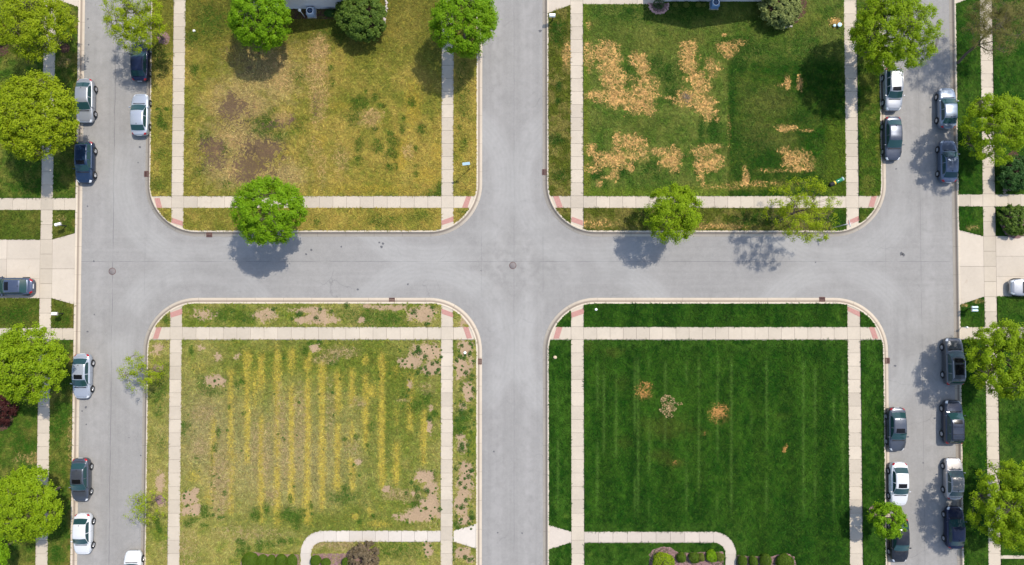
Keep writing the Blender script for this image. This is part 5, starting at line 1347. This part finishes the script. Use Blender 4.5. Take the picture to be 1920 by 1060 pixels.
# ------------------------------------------------------------------ air conditioners
M['ac'] = simple('ac_grey_blue', (.36, .42, .50, 1), .5, .2, var=.08); M['ac2'] = simple('ac_blue', (.16, .27, .42, 1), .5, .2, var=.08)
M['ac_fan'] = simple('ac_fan_blue', (.02, .045, .10, 1), .4, .2)
def ac(label, px, py, s, m):
    c = P(px, py)
    o = thing('air_conditioner', label, 'air conditioner', (c.x, c.y, .02), 0, 'air conditioners beside the houses')
    mb = MB(); mb.box((0, 0, .05), (s * 1.2, s * 1.2, .1), bev=.02); mb.build('base_slab', M['walk'], o)
    mb = MB(); mb.box((0, 0, .50), (s, s, .80), bev=.05)
    for i in range(9): 
        for q in ((1, 0), (-1, 0), (0, 1), (0, -1)):
            z = .18 + .075 * i
            mb.box((q[0] * s * .503, q[1] * s * .503, z), (.02 if q[0] else s * .84, .02 if q[1] else s * .84, .03))
    mb.build('housing', m, o)
    mb = MB(); mb.lathe([(.36 * s, .905), (.42 * s, .94), (.45 * s, .94), (.45 * s, .90)], n=28); mb.build('fan_ring', M['white'], o)
    mb = MB(); mb.lathe([(.001, .908), (.36 * s, .908)], n=28)
    mb.build('fan_well', M['ac_fan'], o)
    mb = MB()
    for i in range(4):
        t = math.pi / 2 * i
        mb.box((.17 * s * math.cos(t), .17 * s * math.sin(t), .92), (.30 * s, .12 * s, .01), rz=t)
    mb.lathe([(.001, .945), (.07 * s, .94), (.08 * s, .915)], n=14)
    mb.build('fan_blades', simple('fan_metal', (.10, .15, .24, 1), .4, .5), o)
ac('pale grey-blue air conditioner on dark mulch by the shaded wall of the brown lawn house', 585.5, 26.5, .84, M['ac'])
ac('blue air conditioner on grass by the wall of the straw-patched lawn house', 1338, 11, .82, M['ac2'])
# white pipe lamp beside the left unit
c = P(572, 33)
o = thing('garden_lamp', 'thin white post with a white lamp head left of the pale air conditioner', 'lamp', (c.x, c.y, 0))
mb = MB(); mb.tube([(0, 0, 0), (0, 0, 1.9)], .025, 8); mb.build('post', M['white'], o)
mb = MB(); mb.lathe([(.02, 1.86), (.16, 1.9), (.18, 1.96), (.12, 2.05), (.001, 2.08)], n=16); mb.build('lamp_head', M['white'], o)
mb = MB(); mb.tube([(0, 0, 1.8), (-.22, .02, 1.95), (-.34, .04, 2.12)], .02, 6); mb.build('bracket', M['post'], o)

# ------------------------------------------------------------------ mailboxes, signs, posts
M['paleblue'] = simple('pale_blue_metal', (.48, .64, .68, 1), .4, .2, var=.06)
def mailbox(label, px, py, rz, m, h=1.25, box=(.26, .55, .26), lean=(0, 0), two=False):
    c = P(px, py)
    o = thing('mailbox', label, 'mailbox', (c.x, c.y, 0), rz, 'mailboxes at the driveways')
    mb = MB(); mb.box((0, 0, h / 2), (.10, .10, h)); mb.box((0, .1, h - .06), (.09, .6, .07)); mb.build('post', M['post'], o)
    offs = (-.17, .17) if two else (0,)
    for ox in offs:
        mb = MB(); bw, bl, bh = box
        n = 9; prof_ = [(-bw / 2, 0), (bw / 2, 0), (bw / 2, bh * .5)] + [(bw / 2 * math.cos(math.pi * i / n), bh * .5 + bw / 2 * math.sin(math.pi * i / n)) for i in range(1, n)] + [(-bw / 2, bh * .5)]
        k = len(prof_)
        vs_ = [(ox + a, -bl / 2 + .1, h + b) for a, b in prof_] + [(ox + a, bl / 2 + .1, h + b) for a, b in prof_]
        mb.add(vs_, [list(range(k)), list(range(2 * k - 1, k - 1, -1))] + [[i, k + i, k + (i + 1) % k, (i + 1) % k] for i in range(k)])
        bo = mb.build('box', m, o)
        mb = MB(); mb.box((ox, bl / 2 + .112, h + bh * .45), (bw * .9, .02, bh * .8)); mb.build('door', M['chrome'], bo)
    mb = MB(); mb.box(((offs[-1]) + box[0] / 2 + .015, .15, h + .22), (.015, .06, .18)); mb.build('flag', M['red'], o)
    return o
mailbox('white mailbox with a dark stripe on a black post at the top middle driveway', 1036, 38.5, math.pi / 2, M['white'], 1.25, (.36, .62, .24))
mailbox('white mailbox on a black post in the grass triangle north of the west driveway', 125, 424, -math.pi / 2 + .25, M['white'], 1.45, (.30, .62, .24))
mailbox('white mailbox on a black post in the grass triangle south of the west driveway', 119, 588, -math.pi / 2, M['white'], 1.45, (.34, .55, .26))
mailbox('pale blue double mailbox in the grass triangle south of the east driveway', 1814, 579, math.pi / 2, M['paleblue'], 1.2, (.24, .6, .22), two=True)

def plate(mb, c, w, h, t, rz, tilt=0.0, corners=6):
    m = Matrix.Rotation(rz, 3, 'Z') @ Matrix.Rotation(tilt, 3, 'X')
    pts = []
    r = min(w, h) * .15
    for sx_, sz_ in ((1, 1), (-1, 1), (-1, -1), (1, -1)):
        for i in range(4):
            t_ = math.pi / 2 * i / 3
            a0 = {(1, 1): 0, (-1, 1): math.pi / 2, (-1, -1): math.pi, (1, -1): 1.5 * math.pi}[(sx_, sz_)]
            pts.append((sx_ * (w / 2 - r) + r * math.cos(a0 + t_), sz_ * (h / 2 - r) + r * math.sin(a0 + t_)))
    k = len(pts)
    vs_ = [m @ Vector((a, -t / 2, b)) + Vector(c) for a, b in pts] + [m @ Vector((a, t / 2, b)) + Vector(c) for a, b in pts]
    mb.add(vs_, [list(range(k)), list(range(2 * k - 1, k - 1, -1))] + [[i, k + i, k + (i + 1) % k, (i + 1) % k] for i in range(k)])
c = P(880, 317.5)
o = thing('notice_board', 'pale blue tilted board on a black post in the verge left of the middle street', 'sign', (c.x, c.y, 0))
mb = MB(); mb.tube([(0, 0, 0), (-.03, .0, 1.5), (-.12, .02, 3.15)], .04, 8); mb.build('post', M['post'], o)
mb = MB(); plate(mb, (-.12, -.05, 3.3), .78, .30, .03, .12, -1.0); mb.build('board', M['paleblue'], o)
c = P(1556, 428.5)
o = thing('street_sign', 'tall metal sign post with white plates by the red pad of the right ramp', 'sign', (c.x, c.y, 0))
mb = MB(); mb.tube([(0, 0, 0), (.15, 0.06, 1.9), (.32, .14, 3.2)], .045, 8); mb.build('post', simple('galvanised_steel', (.42, .42, .42, 1), .45, .6), o)
mb = MB(); plate(mb, (.34, .08, 3.05), .60, .60, .02, .1); mb.build('sign_plate', M['white'], o)
mb = MB(); plate(mb, (.34, .15, 3.45), .75, .18, .02, .2); mb.build('name_blade', M['white'], o)
mb = MB(); plate(mb, (.34, .15, 3.66), .75, .18, .02, .2 + math.pi / 2); mb.build('name_blade', M['white'], o)
c = P(1802, 613.5)
o = thing('marker_post', 'short pale marker post with a knob at the east kerb, on the walk crossing', 'post', (c.x, c.y, 0))
mb = MB(); mb.tube([(0, 0, 0), (.05, 0, .8)], .04, 8); mb.build('post', M['chrome'], o)
mb = MB(); mb.lathe([(.001, .8), (.10, .84), (.12, .92), (.06, 1.0), (.001, 1.01)], (.05, 0, 0), 14); mb.build('knob', M['white'], o)

# ------------------------------------------------------------------ street iron: drains and manholes
def drain(label, px, py, horiz):
    c = P(px, py, -.1)
    o = thing('drain_grate', label, 'drain', (c.x, c.y, -.108), 0 if horiz else math.pi / 2, 'storm drains in the gutters')
    mb = MB(); w_, d_ = .62, .50
    for s in (-1, 1):
        mb.box((0, s * (d_ / 2 - .03), .03), (w_, .06, .05)); mb.box((s * (w_ / 2 - .03), 0, .03), (.06, d_ - .12, .05))
    mb.build('frame', M['iron'], o)
    mb = MB()
    for i in range(7): mb.box((-.21 + .07 * i, 0, .028), (.036, d_ - .12, .03))
    mb.box((0, 0, .03), (w_ - .12, .03, .034))
    mb.build('bars', M['iron'], o)
    mb = MB(); mb.box((0, 0, .006), (w_ - .1, d_ - .1, .006)); mb.build('sump', M['dark'], o)
for lab, px, py, hz in (('rusty drain in the gutter of the left street beside the brown lawn', 275, 326.5, False),
        ('rusty drain in the gutter below the brown lawn, left of the round tree', 392.5, 440.5, True),
        ('rusty drain in the right gutter of the middle street, above the crossing', 1021, 323, False),
        ('rusty drain in the gutter above the striped lawn', 735, 563, True),
        ('rusty drain in the gutter of the middle street beside the striped lawn', 899, 678, False),
        ('rusty drain in the gutter above the dark green lawn', 1541.5, 561.5, True),
        ('rusty drain in the gutter of the right street beside the dark green lawn', 1663.5, 676.5, False)):
    drain(lab, px, py, hz)
def manhole(label, px, py):
    c = P(px, py, -.12)
    o = thing('manhole_cover', label, 'manhole', (c.x, c.y, -.12), 0, 'manhole covers')
    mb = MB(); mb.lathe([(.33, .002), (.335, .012), (.38, .012), (.385, .002)], n=32); mb.build('ring', M['iron'], o)
    mb = MB(); mb.lathe([(.001, .010), (.32, .010), (.325, .002)], n=32)
    for i in range(-3, 4):
        for j in range(-3, 4):
            if i * i + j * j <= 9: mb.box((i * .085, j * .085, .012), (.05, .05, .012))
    mb.build('lid', M['manhole'], o)
manhole('round manhole cover in the middle of the left street', 210.5, 509)
manhole('round manhole cover in the middle of the central crossing', 961.5, 498)

# ------------------------------------------------------------------ red tactile pads on the ramps
def pad(label, pts):
    w_ = [P(*p) for p in pts]; c = sum(w_, Vector()) / 4
    mb = MB(); q = [p - c for p in w_]
    a = (q[1] - q[0]).cross(q[2] - q[0]).z
    if a < 0: q = q[::-1]
    mb.add([(p.x, p.y, -.02) for p in q] + [(p.x, p.y, .012) for p in q], [[4, 5, 6, 7]] + [[i, (i + 1) % 4, 4 + (i + 1) % 4, 4 + i] for i in range(4)])
    u, v = (q[1] - q[0]), (q[3] - q[0]); nu, nv = max(2, int(u.length / .11)), max(2, int(v.length / .11))
    for i in range(nu):
        for j in range(nv):
            s, t = (i + .5) / nu, (j + .5) / nv
            p = q[0] * (1 - s) * (1 - t) + q[1] * s * (1 - t) + q[2] * s * t + q[3] * (1 - s) * t
            r = .026
            mb.add([(p.x - r, p.y - r, .012), (p.x + r, p.y - r, .012), (p.x + r, p.y + r, .012), (p.x - r, p.y + r, .012), (p.x - r * .5, p.y - r * .5, .022), (p.x + r * .5, p.y - r * .5, .022), (p.x + r * .5, p.y + r * .5, .022), (p.x - r * .5, p.y + r * .5, .022)],
                   [[4, 5, 6, 7], [0, 1, 5, 4], [1, 2, 6, 5], [2, 3, 7, 6], [3, 0, 4, 7]])
    o = mb.build('tactile_pad', M['pad'], None, (c.x, c.y, .002))
    tag(o, label, 'tactile pad', 'red tactile pads on the corner ramps')
for lab, pts in (
    ('red pad facing the left street at the brown lawn corner', [(289.8, 372), (299.3, 371.5), (304.4, 391.3), (294.6, 392.1)]),
    ('red pad facing the cross street at the left brown lawn corner', [(322.9, 408.7), (342.9, 415.4), (342.7, 424), (321.5, 417.7)]),
    ('red pad facing the middle street at the brown lawn corner', [(874.4, 368.3), (883.6, 368.9), (876.5, 390.5), (866.4, 389.5)]),
    ('red pad facing the cross street at the right brown lawn corner', [(828.1, 414), (849.8, 406), (850.6, 415.4), (828.1, 422.5)]),
    ('red pad facing the middle street at the straw-patched lawn corner', [(1036.9, 368.3), (1047.7, 367.8), (1055.3, 389), (1045.3, 390.8)]),
    ('red pad facing the cross street at the left straw-patched lawn corner', [(1072, 406.6), (1092.9, 413.8), (1092.9, 423.3), (1071.2, 415.9)]),
    ('red pad facing the right street at the straw-patched lawn corner', [(1634.7, 366.2), (1644.7, 366.7), (1637.9, 388.6), (1628.1, 387.3)]),
    ('red pad beside the tall street sign post', [(1589.8, 414), (1609.6, 405.3), (1611.7, 414), (1589.3, 422.4)]),
    ('red pad facing the cross street at the left striped lawn corner', [(318.9, 586.6), (341.6, 578.7), (342.7, 589.2), (320.5, 595.8)]),
    ('red pad facing the left street at the striped lawn corner', [(293.3, 614.3), (303.3, 613.8), (296.4, 635.5), (286.7, 635.5)]),
    ('red pad facing the cross street at the right striped lawn corner', [(827.2, 578.5), (852, 588), (850.6, 596), (828.9, 588.8)]),
    ('red pad facing the middle street at the striped lawn corner', [(867.8, 612.9), (877.7, 612.2), (885, 634.5), (875.3, 635.2)]),
    ('red pad facing the cross street at the left dark green lawn corner', [(1070.9, 586.5), (1095, 578), (1096, 588), (1072, 596)]),
    ('red pad facing the middle street at the dark green lawn corner', [(1044, 613), (1055, 612.6), (1048, 635), (1037.3, 635.5)]),
    ('red pad facing the cross street at the right dark green lawn corner', [(1588.5, 574.7), (1612.3, 585.2), (1612.3, 594.7), (1589.8, 583.4)]),
    ('red pad facing the right street at the dark green lawn corner', [(1628.9, 613), (1638.7, 612.4), (1646.6, 635.4), (1636.8, 635.4)])):
    pad(lab, pts)

# ------------------------------------------------------------------ small things lying about
M['green_can'] = simple('glossy_dark_green', (.012, .16, .075, 1), .2, .1, .6); M['yellow'] = simple('yellow_plastic', (.50, .40, .03, 1), .4)
a, b = P(1555.5, 347.5, .2), P(1580, 335.5, .2); d = (b - a); Lc = d.length
o = thing('canister', 'dark green and black canister with yellow band and pale lid lying by the sidewalk', 'canister', ((a.x + b.x) / 2, (a.y + b.y) / 2, .22), math.atan2(d.y, d.x))
rc = .21
mb = MB(); mb.lathe([(.001, -Lc / 2), (rc * .85, -Lc / 2 + .02), (rc, -Lc / 2 + .12), (rc, -.05)], n=20, axis='X'); mb.build('black_end', M['dark'], o)
mb = MB(); mb.lathe([(rc * 1.02, -.3), (rc * 1.05, -.28), (rc * 1.05, -.14), (rc * 1.02, -.12)], n=20, axis='X'); mb.build('yellow_band', M['yellow'], o)
mb = MB(); mb.lathe([(rc * .98, -.05), (rc, -.03), (rc, Lc / 2 - .12), (rc * .8, Lc / 2 - .06)], n=20, axis='X'); mb.build('green_barrel', M['green_can'], o)
mb = MB(); mb.lathe([(rc * 1.0, Lc / 2 - .10), (rc * 1.03, Lc / 2 - .06), (rc * 1.03, Lc / 2 + .04), (rc * .8, Lc / 2 + .08), (.001, Lc / 2 + .09)], n=20, axis='X'); mb.build('lid', simple('pale_lid', (.30, .38, .38, 1), .5), o)
for lab, px, py, r in (('smaller pale blue bucket beside the straw spot near the top right sidewalk', 1563, 49.5, .14), ('larger pale blue bucket beside the straw spot near the top right sidewalk', 1571.5, 49, .21)):
    c = P(px, py); o = thing('bucket', lab, 'bucket', (c.x, c.y, .03), 0, 'pale blue buckets')
    mb = MB(); mb.lathe([(.001, .01), (r * .75, .01), (r, r * 1.7), (r * 1.06, r * 1.72), (r * 1.06, r * 1.62)], n=18); mb.build('tub', M['paleblue'], o)
    mb = MB(); mb.lathe([(r * 1.0, r * 1.70), (r * .8, r * 1.8), (.001, r * 1.86)], n=18); mb.build('lid', simple('bluish_lid', (.40, .55, .68, 1), .35), o)
def pebble(name, label, cat, px, py, r, m, flat=.6, seed=1):
    rs = np.random.RandomState(seed); c = P(px, py)
    bm = bmesh.new(); bmesh.ops.create_icosphere(bm, subdivisions=2, radius=r)
    for v in bm.verts:
        k = 1 + .35 * (vn(np.array([v.co.x * 4 / r + seed]), np.array([v.co.y * 4 / r + v.co.z * 3 / r]), seed)[0] - .5)
        v.co = Vector((v.co.x * k, v.co.y * k * .9, v.co.z * k * flat))
    me = bpy.data.meshes.new(name); bm.to_mesh(me); bm.free(); me.materials.append(m)
    tag(obj(name, me, None, (c.x, c.y, .05 + r * flat * .5)), label, cat)
M['tan'] = simple('tan_stone', (.50, .38, .26, 1), .9, var=.3)
pebble('stone', 'small tan stone in the dark green verge by the middle street', 'stone', 1040.5, 670, .2, M['tan'], .7, 3)
pebble('paper_bag', 'small white crumpled bag in the dark green strip above the walk', 'litter', 1117.5, 580.5, .16, M['white'], .6, 4)
pebble('paper_scrap', 'small white scrap near the upper left sidewalk of the brown lawn', 'litter', 364.5, 58.5, .15, M['white'], .5, 5)
pebble('paper_scrap', 'white scrap among the weeds in the bare verge of the middle street', 'litter', 872, 661.5, .16, M['white'], .4, 6)

# stone edgings
def edging(label, arc, m, seed=1):
    rs = random.Random(seed); mb = MB()
    for p in arc:
        c = P(*p); mb.box((c.x + rs.uniform(-.04, .04), c.y + rs.uniform(-.04, .04), .09), (rs.uniform(.24, .36), rs.uniform(.16, .24), .16), rs.uniform(0, 3), bev=.04)
    c0 = P(*arc[0]); o = mb.build('garden_edging', m); tag(o, label, 'edging', 'garden edgings')
M['block'] = simple('pale_edging_stone', (.40, .35, .33, 1), .9, var=.3)
A_ = lambda cx, cy, rx, ry, a0, a1, n: [(cx + rx * math.cos(t), cy + ry * math.sin(t)) for t in np.linspace(a0, a1, n)]
edging('curved stone edging round the weeping shrub', A_(1473, 10, 44, 41, math.pi * .42, math.pi * 1.1, 24), M['block'], 1)
edging('pale stone edging along the right side of the juniper bed', [(722 + 3 * math.sin(i * .4), -6 + i * 4.6) for i in range(10)] + A_(690, 36, 32, 24, .1, .9, 5), M['block'], 2)
edging('pinkish stone crescent round the spiky shrub by the driveway', A_(1235, 7, 18, 19, .1, math.pi - .1, 14), simple('pink_stone', (.40, .24, .22, 1), .9, var=.3), 3)
edging('tan edging line round the evergreen bush at the right edge', [(1882, 330 + 4 * i) for i in range(9)] + [(1886 + 6 * i, 358 - 2.0 * i + .1 * i * i) for i in range(8)], simple('brown_edging', (.22, .17, .13, 1), .9, var=.3), 4)

# ------------------------------------------------------------------ uncountable ground litter
def stuff(name, me): o = obj(name, me); o['kind'] = 'stuff'; return o
def scatter_leaves(name, blobs_, n, size, mat, seed, z=.08):
    rs = np.random.RandomState(seed); w_ = np.array([b[2] * b[3] for b in blobs_], float); ix = rs.choice(len(blobs_), n, p=w_ / w_.sum())
    pts = []
    for i in ix:
        b = blobs_[i]; t = rs.rand() * 2 * math.pi; r = math.sqrt(rs.rand())
        p = P(b[0] + b[2] * r * math.cos(t), b[1] + b[3] * r * math.sin(t)); pts.append((p.x, p.y, z + .05 * rs.rand()))
    nn = nrm(np.array([0, 0, 1.0]) + rs.randn(n, 3) * .35)
    V, Fq = leaf_quads(np.array(pts), nn, size, rs); return stuff(name, mesh_np(name, V, Fq, mat))
dry = leaf_mat('dry_leaves', (.22, .14, .06, 1), (.55, .40, .22, 1), .15, (1, .9, .7))
scatter_leaves('dry_leaf_litter', [(1252, 752, 14, 11), (1248, 768, 12, 10), (1262, 766, 7, 6), (1273, 757, 7, 3.5), (1246, 745, 5, 5), (1255, 780, 7, 5), (1256, 765, 7, 7)], 330, .15, dry, 3)
mb = MB(); rt = random.Random(9)
for i in range(60):
    a = P(1287 + rt.gauss(0, 4.2), 183 + rt.gauss(0, 4.2)); t = rt.uniform(0, math.pi); l = rt.uniform(.12, .32)
    mb.tube([(a.x - l * math.cos(t), a.y - l * math.sin(t), .07), (a.x, a.y, .12), (a.x + l * math.cos(t), a.y + l * math.sin(t), .09)], .018, 4)
stuff('twig_litter', mb.mesh('twig_litter', simple('grey_twigs', (.10, .085, .075, 1), .9, var=.4)))
# weeds: little rosettes on the bare soil
def weeds(L, seed, mat):
    rs = np.random.RandomState(seed); Vs = []; Fs = []; n0 = 0
    for px, py, r in L:
        c = P(px, py); n = int(22 + 520 * (r ** 1.6)); d = clump_dirs(n, .0, rs)
        pos = d * (r * rs.rand(n) ** .4)[:, None] * np.array([1, 1, .55]) + np.array([c.x, c.y, .04])
        V, Fq = leaf_quads(pos, nrm(d * .6 + np.array([0, 0, .8]) + rs.randn(n, 3) * .3), .09, rs)
        Vs.append(V); Fs.append(Fq + n0); n0 += len(V)
    return stuff('weeds', mesh_np('weeds', np.concatenate(Vs), np.concatenate(Fs), mat))
rw = random.Random(4); WL = []
for x0, x1, y0, y1, n in ((745, 828, 645, 705, 60), (853, 890, 640, 700, 22), (853, 890, 700, 760, 16), (853, 890, 780, 880, 26), (853, 890, 880, 992, 30), (760, 828, 880, 990, 34), (345, 372, 920, 968, 14), (395, 425, 850, 975, 22), (345, 640, 573, 608, 26), (640, 826, 573, 608, 16), (392, 418, 706, 726, 7), (850, 890, 1022, 1056, 10), (795, 815, 1015, 1050, 8), (350, 820, 650, 970, 90)):
    for i in range(n):
        WL.append((rw.uniform(x0, x1), rw.uniform(y0, y1), min(.42, .05 + rw.expovariate(14))))
for p in ((775, 663, .2), (785, 655, .3), (798, 668, .32), (789, 691, .26), (784, 698, .3), (800, 705, .26), (822, 693, .25), (811, 682, .25), (866, 648, .25), (881, 663, .32), (863, 668, .3), (870, 672, .25), (889, 678, .25), (874, 699, .3), (886, 704, .26), (863, 731, .3), (889, 733, .3), (868, 759, .35), (865, 771, .4), (884, 770, .3), (867, 784, .35), (872, 802, .32), (881, 800, .25), (863, 813, .3), (866, 834, .34), (881, 826, .25), (883, 882, .3), (863, 906, .28), (872, 914, .26), (874, 938, .28), (867, 950, .34), (884, 959, .26), (885, 969, .4), (879, 981, .25), (806, 784, .4), (777, 585, .35), (800, 608, .3), (458, 600, .25), (458, 574, .2), (562, 588, .4), (622, 584, .3), (593, 596, .3), (601, 580, .26)):
    WL.append(p)
weeds(WL, 5, leaf_mat('weed_leaves', (.022, .065, .008, 1), (.06, .13, .018, 1), .15))
